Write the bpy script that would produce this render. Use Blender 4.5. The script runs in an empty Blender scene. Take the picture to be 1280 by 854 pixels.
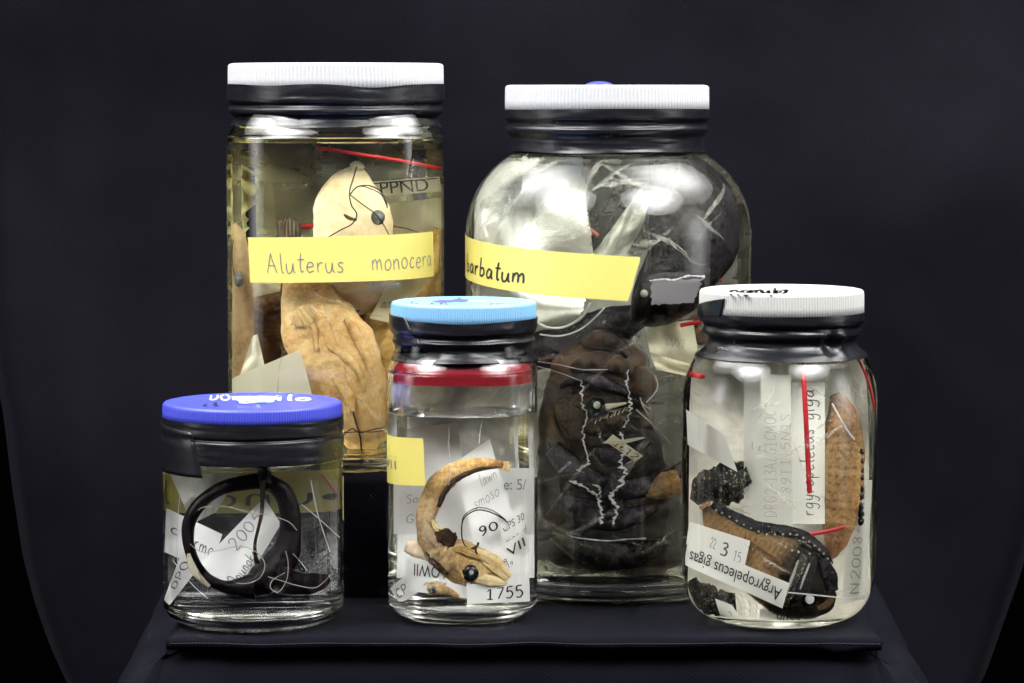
import bpy, math, random
from mathutils import Vector, noise

# ------------------------------------------------------------------ camera, world, lamps
S = 0.01                                   # the code below thinks in centimetres
FPX, PITCH = 3800.0, math.atan(317 / 3800.0)
CAM = Vector((0.0, -165.0, 27.0))
scene = bpy.context.scene
col = scene.collection
cam_data = bpy.data.cameras.new('camera')
cam_data.sensor_width = 36.0
cam_data.lens = FPX / 1280 * 36.0
cam_data.clip_start, cam_data.clip_end = 0.05, 50.0
cam = bpy.data.objects.new('camera', cam_data)
cam.location = CAM * S
cam.rotation_euler = (math.radians(90) - PITCH, 0, 0)
col.objects.link(cam)
scene.camera = cam

world = bpy.data.worlds.new('World')
scene.world = world
world.use_nodes = True
world.node_tree.nodes['Background'].inputs[0].default_value = (0.55, 0.6, 0.75, 1)
world.node_tree.nodes['Background'].inputs[1].default_value = 0.012

def area_lamp(name, loc, target, sx, sy, power, color=(1, 1, 1), soft=True, hot=2.4):
    d = bpy.data.lights.new(name, 'AREA')
    d.shape = 'RECTANGLE'
    d.size, d.size_y, d.energy, d.color = sx, sy, power, color
    if soft:                                # a softbox: bright in the middle of its cloth, dim at its rim
        d.shape = 'ELLIPSE'
        d.use_nodes = True
        t = d.node_tree
        em = t.nodes['Emission']
        g = t.nodes.new('ShaderNodeNewGeometry')
        v = t.nodes.new('ShaderNodeVectorMath'); v.operation = 'DISTANCE'; v.inputs[1].default_value = (0.5, 0.5, 0)
        t.links.new(g.outputs['Parametric'], v.inputs[0])
        m = t.nodes.new('ShaderNodeMapRange'); m.interpolation_type = 'SMOOTHERSTEP'
        m.inputs[1].default_value, m.inputs[2].default_value, m.inputs[3].default_value, m.inputs[4].default_value = 0.0, 0.5, hot, 0.2
        t.links.new(v.outputs['Value'], m.inputs[0]); t.links.new(m.outputs[0], em.inputs['Strength'])
    o = bpy.data.objects.new(name, d)
    o.location = loc
    o.rotation_euler = (Vector(target) - Vector(loc)).to_track_quat('-Z', 'Y').to_euler()
    col.objects.link(o)
    return o

area_lamp('softbox', (-0.58, 0.0, 1.0), (0, 0, 0.1), 1.2, 1.1, 16.0, (1, 0.99, 0.98), hot=1.8)
area_lamp('softbox', (0.58, 0.0, 1.0), (0, 0, 0.1), 1.2, 1.1, 16.0, (1, 0.99, 0.98), hot=1.8)
area_lamp('front_softbox', (-1.0, -1.05, 1.5), (0, 0, 0.1), 1.7, 1.3, 66.0, (1, 1, 1), hot=1.5)
area_lamp('front_softbox', (1.0, -1.05, 1.5), (0, 0, 0.1), 1.7, 1.3, 66.0, (1, 1, 1), hot=1.5)
area_lamp('side_softbox', (-1.1, -0.35, 0.32), (0, 0, 0.12), 0.6, 0.8, 2.4, (0.98, 0.99, 1), hot=1.5)
area_lamp('side_softbox', (1.1, -0.35, 0.32), (0, 0, 0.12), 0.6, 0.8, 2.4, (0.98, 0.99, 1), hot=1.5)

scene.view_settings.view_transform = 'Standard'
scene.view_settings.look = 'None'
scene.view_settings.exposure = 0.85
scene.view_settings.gamma = 1.0
scene.render.engine = 'CYCLES'
cy = scene.cycles
cy.use_denoising = True
cy.max_bounces, cy.transmission_bounces, cy.transparent_max_bounces = 24, 20, 24
cy.diffuse_bounces, cy.glossy_bounces = 4, 6
cy.caustics_refractive, cy.caustics_reflective = True, False
cy.blur_glossy = 0.0
cy.sample_clamp_indirect = 24.0
cy.use_adaptive_sampling = True
cy.adaptive_threshold = 0.025
cy.time_limit = 900

# ------------------------------------------------------------------ pixel rays
CP, SP = math.cos(PITCH), math.sin(PITCH)
def ray(px, py):
    a, b = (px - 640) / FPX, (427 - py) / FPX
    return Vector((a, CP + b * SP, -SP + b * CP))
def at_y(px, py, Y):
    d = ray(px, py)
    return CAM + d * ((Y - CAM.y) / d.y)
def at_z(px, py, Z):
    d = ray(px, py)
    return CAM + d * ((Z - CAM.z) / d.z)
def lerp(a, b, t): return a + (b - a) * t
def interp(tab, x):
    if x <= tab[0][0]: return tab[0][1]
    for (a, b), (c, d) in zip(tab, tab[1:]):
        if x <= c: return lerp(b, d, (x - a) / (c - a) if c > a else 0)
    return tab[-1][1]
def smooth01(t):
    t = max(0, min(1, t)); return t * t * (3 - 2 * t)
def catmull(pts, n):
    out, m = [], len(pts) - 1
    if m < 1: return [tuple(p) for p in pts]
    for i in range(n + 1):
        t = i / n * m
        k = min(int(t), m - 1); u = t - k
        p0, p1, p2, p3 = pts[max(k - 1, 0)], pts[k], pts[k + 1], pts[min(k + 2, m)]
        out.append(tuple(0.5 * (2 * b + (c - a) * u + (2 * a - 5 * b + 4 * c - d) * u * u + (3 * b - a - 3 * c + d) * u ** 3)
                         for a, b, c, d in zip(p0, p1, p2, p3)))
    return out
def nz(x, y, z=0.0): return noise.noise(Vector((x, y, z)))

# ------------------------------------------------------------------ objects
class Part:
    def __init__(self, name, V, F, mat, kids=None, smooth=True, uv=None, label=None, stuff=False):
        self.name, self.V, self.F, self.mat = name, [Vector(v) for v in V], F, mat
        self.kids, self.smooth, self.uv, self.label, self.stuff = kids or [], smooth, uv, label, stuff
def all_verts(parts):
    for p in parts:
        yield from p.V
        yield from all_verts(p.kids)
def make_mesh(p, base):
    me = bpy.data.meshes.new(p.name)
    me.from_pydata([(v - base) * S for v in p.V], [], p.F)
    if p.smooth: me.polygons.foreach_set('use_smooth', [True] * len(me.polygons))
    if p.uv:
        lay = me.uv_layers.new(name='UVMap')
        for l in me.loops: lay.data[l.index].uv = p.uv[l.vertex_index]
    me.materials.append(p.mat)
    if getattr(p, 'mat2', None):
        me.materials.append(p.mat2)
        for k in range(p.split, len(me.polygons)): me.polygons[k].material_index = 1
    me.update()
    return me
def link_part(p, parent, base):
    o = bpy.data.objects.new(p.name, make_mesh(p, base))
    col.objects.link(o)
    o.parent = parent
    if p.label: o['label'] = p.label
    if p.stuff: o['kind'] = 'stuff'
    for k in p.kids: link_part(k, o, base)
    return o
def thing(name, label, cat, parts, group=None, base=None):
    if base is None:
        vs = list(all_verts(parts))
        base = Vector((sum(v.x for v in vs) / len(vs), sum(v.y for v in vs) / len(vs), min(v.z for v in vs)))
    r = bpy.data.objects.new(name, None)
    r.empty_display_size = 0.01
    r.location = base * S
    col.objects.link(r)
    r['label'], r['category'] = label, cat
    if group: r['group'] = group
    for p in parts: link_part(p, r, base)
    return r
def single(name, label, cat, p, group=None):
    """a thing that is one mesh (its marks may be children)"""
    vs = p.V
    base = Vector((sum(v.x for v in vs) / len(vs), sum(v.y for v in vs) / len(vs), min(v.z for v in vs)))
    p.name = name
    o = link_part(p, None, base)
    o.location = base * S
    o['label'], o['category'] = label, cat
    if group: o['group'] = group
    return o
def structure(name, V, F, mat, smooth=True):
    o = link_part(Part(name, V, F, mat, smooth=smooth), None, Vector((0, 0, 0)))
    o['kind'] = 'structure'
    return o

def grid_faces(nu, nv, wrap=False):
    F = []
    for j in range(nv - 1):
        for i in range(nu if wrap else nu - 1):
            a, b = j * nu + i, j * nu + (i + 1) % nu
            F.append((a, b, b + nu, a + nu))
    return F
def merge(*pieces):
    V, F = [], []
    for v, f in pieces:
        k = len(V); V += list(v); F += [tuple(i + k for i in q) for q in f]
    return V, F

# ------------------------------------------------------------------ materials
class NT:
    def __init__(self, name):
        self.m = bpy.data.materials.new(name); self.m.use_nodes = True
        self.t = self.m.node_tree; self.t.nodes.clear()
        self.out = self.t.nodes.new('ShaderNodeOutputMaterial')
    def n(self, kind, **kw):
        nd = self.t.nodes.new('ShaderNode' + kind)
        for k, v in kw.items():
            if k.startswith('_'): setattr(nd, k[1:], v)
        for k, v in kw.items():
            if k.startswith('_'): continue
            key = int(k[1:]) if k[0] == 'i' and k[1:].isdigit() else k.replace('__', ' ')
            if hasattr(v, 'links') or isinstance(v, bpy.types.NodeSocket): self.t.links.new(v, nd.inputs[key])
            else:
                s = nd.inputs[key]
                if s.type in ('RGBA',) and len(v) == 3: v = (*v, 1)
                s.default_value = v
        return nd
    def surf(self, sock): self.t.links.new(sock, self.out.inputs['Surface']); return self.m
    def ramp(self, fac, stops):
        r = self.t.nodes.new('ShaderNodeValToRGB'); self.t.links.new(fac, r.inputs[0])
        e = r.color_ramp.elements
        while len(e) < len(stops): e.new(0.5)
        for q, (p, c) in zip(e, stops): q.position, q.color = p, ((*c, 1) if len(c) == 3 else c)
        return r.outputs[0]
    def obj(self): return self.n('TexCoord').outputs['Object']
    def uv(self): return self.n('TexCoord').outputs['UV']
    def noise(self, percm, detail=4, rough=0.6, vec=None, dist=0.0):
        return self.n('TexNoise', Vector=vec or self.obj(), Scale=percm * 100.0, Detail=detail, Roughness=rough, Distortion=dist).outputs[0]
    def mix(self, fac, a, b, mode='MIX'):
        nd = self.t.nodes.new('ShaderNodeMix'); nd.data_type = 'RGBA'; nd.blend_type = mode
        for sk, v in ((0, fac), (6, a), (7, b)):
            if isinstance(v, bpy.types.NodeSocket): self.t.links.new(v, nd.inputs[sk])
            else: nd.inputs[sk].default_value = v if sk == 0 else ((*v, 1) if len(v) == 3 else v)
        return nd.outputs[2]
    def math(self, op, a, b=0.0):
        nd = self.t.nodes.new('ShaderNodeMath'); nd.operation = op
        for sk, v in ((0, a), (1, b)):
            if isinstance(v, bpy.types.NodeSocket): self.t.links.new(v, nd.inputs[sk])
            else: nd.inputs[sk].default_value = v
        return nd.outputs[0]
    def bump(self, h, strength=0.3, dist_cm=0.02):
        return self.n('Bump', Height=h, Strength=strength, Distance=dist_cm * S).outputs[0]
    def bsdf(self, **kw): return self.n('BsdfPrincipled', **kw).outputs[0]

def m_glass(name, color, ior, streaks=0.0):
    t = NT(name)
    kw = dict(Base__Color=color, IOR=ior, Roughness=0.0, Transmission__Weight=1.0)
    if streaks:
        kw['Normal'] = t.bump(t.noise(0.35, 2, 0.5), 0.12, streaks)
    return t.surf(t.bsdf(**kw))
def m_liquid(name, color):
    """(side facing the glass, open surface facing the air)"""
    out = []
    for nm, ior in ((name, 1.36 / 1.5), (name + '_surface', 1.36)):
        t = NT(nm)
        out.append(t.surf(t.n('BsdfGlass', Color=color, Roughness=0.0, IOR=ior).outputs[0]))
    return out
def m_vinyl():
    t = NT('black_vinyl')
    h = t.noise(0.9, 4, 0.6); f = t.noise(30, 2)
    hh = t.math('ADD', h, t.math('MULTIPLY', f, 0.08))
    r = t.n('MapRange', i0=t.noise(1.5, 5), i3=0.22, i4=0.36).outputs[0]
    return t.surf(t.bsdf(Base__Color=t.mix(t.noise(2.5, 5), (0.004, 0.004, 0.006), (0.009, 0.009, 0.012)), Roughness=r, IOR=1.4, Normal=t.bump(hh, 0.5, 0.04)))
def m_plastic(name, c, rough=0.38, sss=0.0, dirt=None):
    t = NT(name)
    base = t.mix(t.noise(0.8, 5), tuple(x * 0.93 for x in c), c)
    if dirt:
        k = t.ramp(t.noise(0.9, 6, 0.7), [(0.60, (0, 0, 0)), (0.72, (1, 1, 1))])
        base = t.mix(t.math('MULTIPLY', k, 0.30), base, dirt)
    return t.surf(t.bsdf(Base__Color=base, Roughness=rough, Subsurface__Weight=sss, Subsurface__Radius=(0.002, 0.002, 0.002), Subsurface__Scale=0.5,
                         Normal=t.bump(t.noise(12, 3), 0.06, 0.01)))
def m_paper(name, c, trans=0.25, blot=0.06, rough=0.75):
    t = NT(name)
    n1 = t.noise(0.7, 5, 0.65); n2 = t.noise(9, 4, 0.7)
    base = t.mix(n1, tuple(x * (1 - blot) for x in c), c)
    base = t.mix(t.math('MULTIPLY', n2, 0.16), base, tuple(x * 0.80 for x in c))
    b = t.bump(t.math('ADD', n1, t.math('MULTIPLY', n2, 0.2)), 0.35, 0.05)
    p = t.bsdf(Base__Color=base, Roughness=rough, Normal=b)
    tr = t.n('BsdfTranslucent', Color=base, Normal=b).outputs[0]
    return t.surf(t.n('MixShader', i0=trans, i1=p, i2=tr).outputs[0])
def m_film(name, c=(0.9, 0.9, 0.86), milk=0.12, tint=(0.97, 0.97, 0.95), gloss=0.05, crumple=0.5, vary=0.6, sc=0.6, trl=0.3, edge=0.2):
    t = NT(name)
    n1 = t.noise(sc, 5, 0.62, dist=1.2)
    h = t.math('ADD', n1, t.math('MULTIPLY', t.noise(sc * 4, 3, 0.6, dist=0.6), 0.35))
    b = t.bump(h, crumple, 0.25)
    body = t.n('MixShader', i0=trl, i1=t.n('BsdfDiffuse', Color=c, Normal=b).outputs[0], i2=t.n('BsdfTranslucent', Color=c, Normal=b).outputs[0]).outputs[0]
    k = t.n('MapRange', i0=n1, i1=0.35, i2=0.68, i3=milk * (1 - vary), i4=min(1.0, milk * (1 + vary))).outputs[0]
    m1 = t.n('MixShader', i0=k, i1=t.n('BsdfTransparent', Color=tint).outputs[0], i2=body).outputs[0]
    lw = t.n('LayerWeight', Blend=0.25, Normal=b).outputs['Facing']
    g = t.math('ADD', t.math('MULTIPLY', lw, edge), gloss)
    return t.surf(t.n('MixShader', i0=g, i1=m1, i2=t.n('BsdfGlossy', Color=(1, 1, 1), Roughness=0.2, Normal=b).outputs[0]).outputs[0])
def m_flat(name, c, rough=0.5, var=0.25):
    t = NT(name)
    return t.surf(t.bsdf(Base__Color=t.mix(t.noise(3, 4), tuple(x * (1 - var) for x in c), c), Roughness=rough))
def m_skin(name, stops, sc=1.0, speck=None, speck_at=0.68, rough=0.42, bump=0.5, sss=0.12, along=None, stripes=None, dashes=None, aw=0.62, ior=1.16):
    """preserved fish skin; ALONG: stops along the body; STRIPES: (count, colour, amount) fin-ray lines across the body"""
    t = NT(name)
    uvw = t.n('SeparateXYZ', i0=t.uv()).outputs
    n1 = t.noise(sc * 0.55, 6, 0.65, dist=0.8); n2 = t.noise(sc * 3.5, 5, 0.7); n3 = t.noise(sc * 12, 3, 0.6)
    fac = t.math('ADD', t.math('MULTIPLY', n1, 0.60), t.math('MULTIPLY', n2, 0.40))
    fac = t.n('MapRange', i0=fac, i1=0.36, i2=0.64, i3=0.22, i4=0.85).outputs[0]
    c = t.ramp(fac, stops)
    if along:
        w = t.math('ADD', uvw[0], t.math('MULTIPLY', t.math('SUBTRACT', n1, 0.5), 0.28))
        c2 = t.ramp(w, along)
        c = t.mix(aw, c, c2)
        c = t.mix(0.55, c, t.ramp(n2, [(0.35, (0.35, 0.35, 0.35)), (0.65, (1.0, 1.0, 1.0))]), 'MULTIPLY')
    h = t.math('ADD', n2, t.math('MULTIPLY', n3, 0.4))
    if stripes:
        cnt, sc_col, amt = stripes
        wv = t.math('SINE', t.math('ADD', t.math('MULTIPLY', uvw[1], cnt * 6.283), t.math('MULTIPLY', n1, 4.0)))
        k = t.n('MapRange', i0=wv, i1=0.2, i2=1.0, i3=0.0, i4=amt).outputs[0]
        c = t.mix(k, c, sc_col)
        h = t.math('ADD', h, t.math('MULTIPLY', wv, 0.3))
    if dashes:
        nu, nv, dcol, amt = dashes
        a = t.math('SINE', t.math('ADD', t.math('MULTIPLY', uvw[0], nu * 6.283), t.math('MULTIPLY', n2, 9.0)))
        b2 = t.math('SINE', t.math('ADD', t.math('MULTIPLY', uvw[1], nv * 6.283), t.math('ADD', t.math('MULTIPLY', uvw[0], 5.0), t.math('MULTIPLY', n1, 9.0))))
        k = t.math('MULTIPLY', t.n('MapRange', i0=a, i1=0.45, i2=0.95).outputs[0], t.n('MapRange', i0=b2, i1=-0.5, i2=0.3).outputs[0])
        c = t.mix(t.math('MULTIPLY', k, amt), c, dcol)
        h = t.math('SUBTRACT', h, t.math('MULTIPLY', k, 0.5))
    if speck:
        k = t.ramp(n3, [(speck_at, (0, 0, 0)), (speck_at + 0.06, (1, 1, 1))])
        c = t.mix(t.math('MULTIPLY', k, 0.85), c, speck)
    return t.surf(t.bsdf(Base__Color=c, Roughness=rough, IOR=ior, Subsurface__Weight=sss, Subsurface__Radius=(0.004, 0.002, 0.001), Subsurface__Scale=0.6,
                         Normal=t.bump(h, bump, 0.06)))
def m_cloth(name, c1, c2, weave=26.0, sheen=0.25, show=0.3):
    t = NT(name)
    o = t.obj()
    mp = t.n('Mapping', i0=o, Rotation=(0.3, 0.5, 0.78)).outputs[0]
    w = t.n('TexWave', _wave_type='BANDS', _bands_direction='DIAGONAL', Vector=o, Scale=weave * 10, Distortion=1.2, Detail=2.0, Detail__Scale=3.0).outputs[1]
    n1 = t.noise(0.12, 6, 0.6); n2 = t.noise(14, 3, 0.7, vec=mp)
    base = t.mix(n1, c1, c2)
    lint = t.ramp(t.noise(6, 2, 0.5), [(0.775, (0, 0, 0)), (0.80, (1, 1, 1))])
    base = t.mix(t.math('MULTIPLY', w, show), base, tuple(x * 2.1 for x in c2))
    base = t.mix(t.math('MULTIPLY', lint, 0.06), base, (0.4, 0.42, 0.5))
    h = t.math('ADD', t.math('MULTIPLY', w, 0.5), n2)
    return t.surf(t.bsdf(Base__Color=base, Roughness=0.78, Sheen__Weight=sheen, Sheen__Roughness=0.5, Sheen__Tint=(0.62, 0.64, 0.85),
                         Specular__IOR__Level=0.05, Normal=t.bump(h, 0.6, 0.03)))

M_GLASS_G = m_glass('greenish_glass', (0.955, 0.975, 0.935), 1.5, 0.04)
M_GLASS = m_glass('clear_glass', (0.975, 0.985, 0.975), 1.5, 0.04)
M_LIQ_Y = m_liquid('yellowed_alcohol', (0.985, 0.975, 0.87))
M_LIQ_B = m_liquid('pale_straw_alcohol', (0.985, 0.98, 0.94))
M_LIQ = m_liquid('clear_alcohol', (0.992, 0.992, 0.985))
M_VINYL = m_vinyl()
M_WHITE = m_plastic('white_lid_plastic', (0.43, 0.43, 0.44), 0.42, 0.1)
M_WHITE_D = m_plastic('stained_white_lid_plastic', (0.43, 0.425, 0.41), 0.42, 0.1, dirt=(0.42, 0.30, 0.18))
M_ROYAL = m_plastic('royal_blue_plastic', (0.044, 0.055, 0.44), 0.42, 0.0)
M_SKY = m_plastic('sky_blue_plastic', (0.175, 0.37, 0.58), 0.42, 0.1)
M_YELLOW = m_paper('yellow_label_tape', (0.60, 0.52, 0.125), 0.05, 0.12, 0.6)
M_PAPER = m_paper('white_paper', (0.88, 0.88, 0.87), 0.22)
M_PAPER_G = m_paper('soaked_grey_paper', (0.78, 0.78, 0.77), 0.4, 0.12)
M_PAPER_C = m_paper('cream_paper', (0.72, 0.68, 0.52), 0.3, 0.12)
M_PAPER_L = m_paper('lilac_grey_paper', (0.26, 0.24, 0.29), 0.2, 0.2)
M_INK = m_flat('black_ink', (0.012, 0.012, 0.014), 0.5)
M_PENCIL = m_flat('grey_pencil', (0.13, 0.13, 0.14), 0.6)
M_FADED = m_flat('faded_ink', (0.30, 0.30, 0.33), 0.6)
M_VFADED = m_flat('very_faded_ink', (0.46, 0.46, 0.48), 0.6)
M_PURPLE = m_flat('purple_marker', (0.10, 0.10, 0.55), 0.5)
M_RED = m_flat('red_plastic_seal', (0.46, 0.014, 0.026), 0.35, 0.15)
M_REDPAINT = m_flat('dark_red_tape', (0.22, 0.008, 0.016), 0.3, 0.3)
M_THREAD = m_flat('black_thread', (0.012, 0.011, 0.010), 0.6)
M_PALE_THREAD = m_flat('pale_thread', (0.55, 0.50, 0.42), 0.6)
M_FILM = m_film('clear_plastic_film', milk=0.02, gloss=0.012, crumple=0.5, edge=0.05)
M_FILM_O = m_film('olive_reflection_film', (0.62, 0.60, 0.40), 0.36, vary=0.5, sc=0.3)
M_FOLD = m_film('creased_film', (0.9, 0.9, 0.88), milk=0.16, gloss=0.07, vary=0.9, crumple=0.8, sc=1.2, edge=0.12)
M_MILK = m_film('milky_plastic_film', (0.90, 0.90, 0.86), 0.88, vary=0.2, edge=0.05, sc=0.35, crumple=0.8)
M_CREAMFILM = m_film('cream_plastic_film', (0.88, 0.85, 0.77), 0.88, vary=0.3, sc=0.35, crumple=0.7)
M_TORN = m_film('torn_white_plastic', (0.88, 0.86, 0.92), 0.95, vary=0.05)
M_GREY_EYE = m_flat('clouded_grey_eye', (0.15, 0.175, 0.21), 0.25)
M_GREY_LENS = m_flat('clouded_grey_lens', (0.24, 0.28, 0.34), 0.2)
M_BLACK_EYE = m_flat('black_eye', (0.012, 0.012, 0.013), 0.12)
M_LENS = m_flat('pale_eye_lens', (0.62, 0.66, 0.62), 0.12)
M_GREYLENS = m_flat('grey_silver_lens', (0.42, 0.43, 0.43), 0.2)
M_SILVER_LENS = m_flat('silver_eye_lens', (0.75, 0.76, 0.77), 0.2)

M_PEACHFIN = m_skin('peach_fin_skin', [(0.22, (0.52, 0.32, 0.15)), (0.85, (0.74, 0.56, 0.34))], 1.0, stripes=(5, (0.45, 0.26, 0.12), 0.5))
M_CREAM = m_skin('cream_fish_skin', [(0.22, (0.52, 0.36, 0.20)), (0.36, (0.74, 0.56, 0.37)), (0.60, (0.82, 0.70, 0.54)), (0.85, (0.84, 0.76, 0.64))], 0.7, speck=(0.35, 0.2, 0.1), speck_at=0.74)
M_PEACH = m_skin('peach_tan_fish_skin', [(0.22, (0.30, 0.16, 0.08)), (0.40, (0.56, 0.34, 0.16)), (0.60, (0.70, 0.47, 0.26)), (0.85, (0.80, 0.64, 0.42))], 0.8, speck=(0.22, 0.11, 0.06), speck_at=0.70, bump=1.0)
M_TAN = m_skin('grey_tan_fish_skin', [(0.22, (0.24, 0.17, 0.11)), (0.5, (0.42, 0.30, 0.19)), (0.85, (0.54, 0.42, 0.29))], 0.8, bump=0.5)
M_GOLD = m_skin('gold_rayed_fish_skin', [(0.22, (0.30, 0.17, 0.05)), (0.5, (0.52, 0.34, 0.13)), (0.85, (0.68, 0.50, 0.24))], 1.0, stripes=(9, (0.22, 0.12, 0.04), 0.6))
M_PALEBONE = m_skin('pale_yellow_jaw_skin', [(0.22, (0.50, 0.32, 0.12)), (0.5, (0.70, 0.54, 0.28)), (0.85, (0.80, 0.70, 0.46))], 1.6, stripes=(4, (0.45, 0.28, 0.10), 0.4))
M_BROWN = m_skin('dark_brown_fish_skin', [(0.22, (0.035, 0.020, 0.014)), (0.5, (0.11, 0.06, 0.036)), (0.85, (0.28, 0.16, 0.08))], 1.2)
M_FINGREY = m_skin('grey_fin_skin', [(0.3, (0.16, 0.13, 0.11)), (0.7, (0.40, 0.34, 0.28))], 1.0, stripes=(8, (0.10, 0.08, 0.07), 0.7))
M_PALEFIN = m_skin('pale_yellow_fin', [(0.3, (0.42, 0.40, 0.18)), (0.7, (0.62, 0.60, 0.36))], 0.8)
M_BLACKSKIN = m_skin('black_velvet_skin', [(0.22, (0.004, 0.003, 0.004)), (0.5, (0.010, 0.008, 0.011)), (0.85, (0.040, 0.031, 0.042))], 1.4, speck=(0.22, 0.2, 0.24), speck_at=0.735, rough=0.27, bump=0.9, sss=0, ior=1.34)
M_ANGLER = m_skin('brown_black_angler_skin', [(0.22, (0.006, 0.004, 0.004)), (0.5, (0.022, 0.013, 0.010)), (0.85, (0.09, 0.05, 0.032))], 1.3,
                  along=[(0.0, (0.03, 0.024, 0.022)), (0.10, (0.10, 0.062, 0.042)), (0.22, (0.075, 0.042, 0.028)), (0.36, (0.028, 0.016, 0.013)), (0.48, (0.010, 0.007, 0.009)), (1.0, (0.007, 0.005, 0.007))], rough=0.28, bump=1.0, sss=0, ior=1.3)
M_JAWBROWN = m_skin('rusty_brown_jaw_skin', [(0.22, (0.007, 0.004, 0.003)), (0.5, (0.028, 0.014, 0.009)), (0.85, (0.085, 0.045, 0.026))], 1.8, rough=0.3, ior=1.3)
M_PURPLESKIN = m_skin('purple_black_fold_skin', [(0.22, (0.006, 0.004, 0.008)), (0.5, (0.018, 0.012, 0.024)), (0.85, (0.07, 0.05, 0.085))], 1.2, rough=0.25, bump=1.0, sss=0, ior=1.34)
M_EEL = m_skin('purple_black_eel_skin', [(0.22, (0.003, 0.002, 0.003)), (0.55, (0.009, 0.006, 0.008)), (0.88, (0.035, 0.022, 0.026))], 1.5, rough=0.3, sss=0, ior=1.24)
M_ORANGEFIN = m_skin('orange_tan_fin', [(0.25, (0.10, 0.05, 0.025)), (0.6, (0.36, 0.21, 0.09)), (0.9, (0.55, 0.38, 0.20))], 1.2, stripes=(7, (0.15, 0.08, 0.05), 0.5))
M_AMBER = m_skin('amber_fish_skin', [(0.22, (0.05, 0.028, 0.016)), (0.36, (0.34, 0.18, 0.07)), (0.52, (0.66, 0.42, 0.16)), (0.85, (0.86, 0.70, 0.42))], 1.7, speck=(0.07, 0.04, 0.03), speck_at=0.655, bump=1.0, aw=0.5, rough=0.3, ior=1.25,
               along=[(0.0, (0.30, 0.12, 0.03)), (0.10, (0.84, 0.52, 0.17)), (0.28, (0.84, 0.52, 0.20)), (0.42, (0.50, 0.34, 0.20)), (0.55, (0.30, 0.22, 0.17)), (0.68, (0.50, 0.33, 0.15)), (0.84, (0.84, 0.61, 0.26)), (1.0, (0.88, 0.70, 0.36))])
M_BLACKORGAN = m_skin('brown_black_organ_skin', [(0.22, (0.006, 0.004, 0.003)), (0.6, (0.03, 0.017, 0.011)), (0.85, (0.14, 0.08, 0.04))], 2.2, rough=0.35, sss=0)
M_HATCHET = m_skin('hatchetfish_skin', [(0.22, (0.01, 0.008, 0.008)), (0.5, (0.08, 0.05, 0.03)), (0.85, (0.34, 0.22, 0.11))], 1.4, aw=0.9, ior=1.25,
                   along=[(0.0, (0.16, 0.10, 0.05)), (0.25, (0.36, 0.22, 0.10)), (0.44, (0.34, 0.21, 0.10)), (0.54, (0.035, 0.028, 0.025)), (0.66, (0.006, 0.006, 0.007)), (1.0, (0.004, 0.004, 0.005))], dashes=(38, 16, (0.04, 0.024, 0.015), 0.5), rough=0.3, sss=0.03)
M_RUST = m_skin('rusty_scaled_skin', [(0.22, (0.16, 0.07, 0.03)), (0.5, (0.40, 0.21, 0.09)), (0.85, (0.60, 0.38, 0.19))], 1.4, dashes=(27, 15, (0.07, 0.038, 0.024), 0.42), along=[(0.0, (0.04, 0.03, 0.028)), (0.16, (0.16, 0.10, 0.06)), (0.34, (0.50, 0.32, 0.15)), (0.62, (0.52, 0.30, 0.13)), (0.8, (0.44, 0.19, 0.08)), (1.0, (0.3, 0.11, 0.06))])
M_SPOTTED = m_skin('black_pale_spotted_skin', [(0.3, (0.006, 0.006, 0.008)), (0.6, (0.03, 0.029, 0.03)), (0.85, (0.12, 0.11, 0.10))], 0.8, speck=(0.45, 0.38, 0.26), speck_at=0.60, sss=0, ior=1.25)
M_BACKDROP = m_cloth('black_backdrop_cloth', (0.0008, 0.0007, 0.0016), (0.0038, 0.0034, 0.0062), 33, 0.015, 0.04)
M_TABLECLOTH = m_cloth('black_table_cloth', (0.0008, 0.0008, 0.0020), (0.0022, 0.0022, 0.0046), 23, 0.02, 0.28)
M_STITCH = m_flat('grey_stitch_thread', (0.045, 0.045, 0.065), 0.7)
_t = NT('dark_paint')
M_DARK = _t.surf(_t.n('BsdfDiffuse', Color=(0.0004, 0.0004, 0.0005)).outputs[0])
M_SILVER = m_flat('silvery_spot', (0.45, 0.44, 0.40), 0.25)
M_BONE = m_flat('pale_bone', (0.62, 0.56, 0.44), 0.45)
M_BLUESTICKER = m_paper('blue_sticker_paper', (0.12, 0.20, 0.78), 0.05)
M_PALEBLUE = m_paper('pale_blue_sticker_paper', (0.30, 0.42, 0.85), 0.05)

# ------------------------------------------------------------------ printed lettering (built-in font), all read once
FONT = {}
def load_fonts(words):
    obs = []
    for w in words:
        c = bpy.data.curves.new('t', 'FONT'); c.body = w; c.resolution_u = 3
        o = bpy.data.objects.new('t', c); col.objects.link(o); obs.append((w, o, c))
    dg = bpy.context.evaluated_depsgraph_get(); dg.update()
    for w, o, c in obs:
        me = o.evaluated_get(dg).to_mesh()
        vs = [(v.co.x, v.co.y) for v in me.vertices]; fs = [tuple(p.vertices) for p in me.polygons]
        x0, x1 = min(v[0] for v in vs), max(v[0] for v in vs)
        y0, y1 = min(v[1] for v in vs), max(v[1] for v in vs)
        FONT[w] = ([((x - x0) / (x1 - x0), (y - y0) / (y1 - y0)) for x, y in vs], fs)
    for w, o, c in obs:
        bpy.data.objects.remove(o); bpy.data.curves.remove(c)
load_fonts(['Argyropelecus gigas', 'OSCSCUDIS LOWII', 'PPND', 'Site: 5/', 'Gear: vla', 'SIWII', '1:55/8', 'IIM', 'N.8/19', 'CPS 30', '5506', '3', '22', 'VII'])

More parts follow.
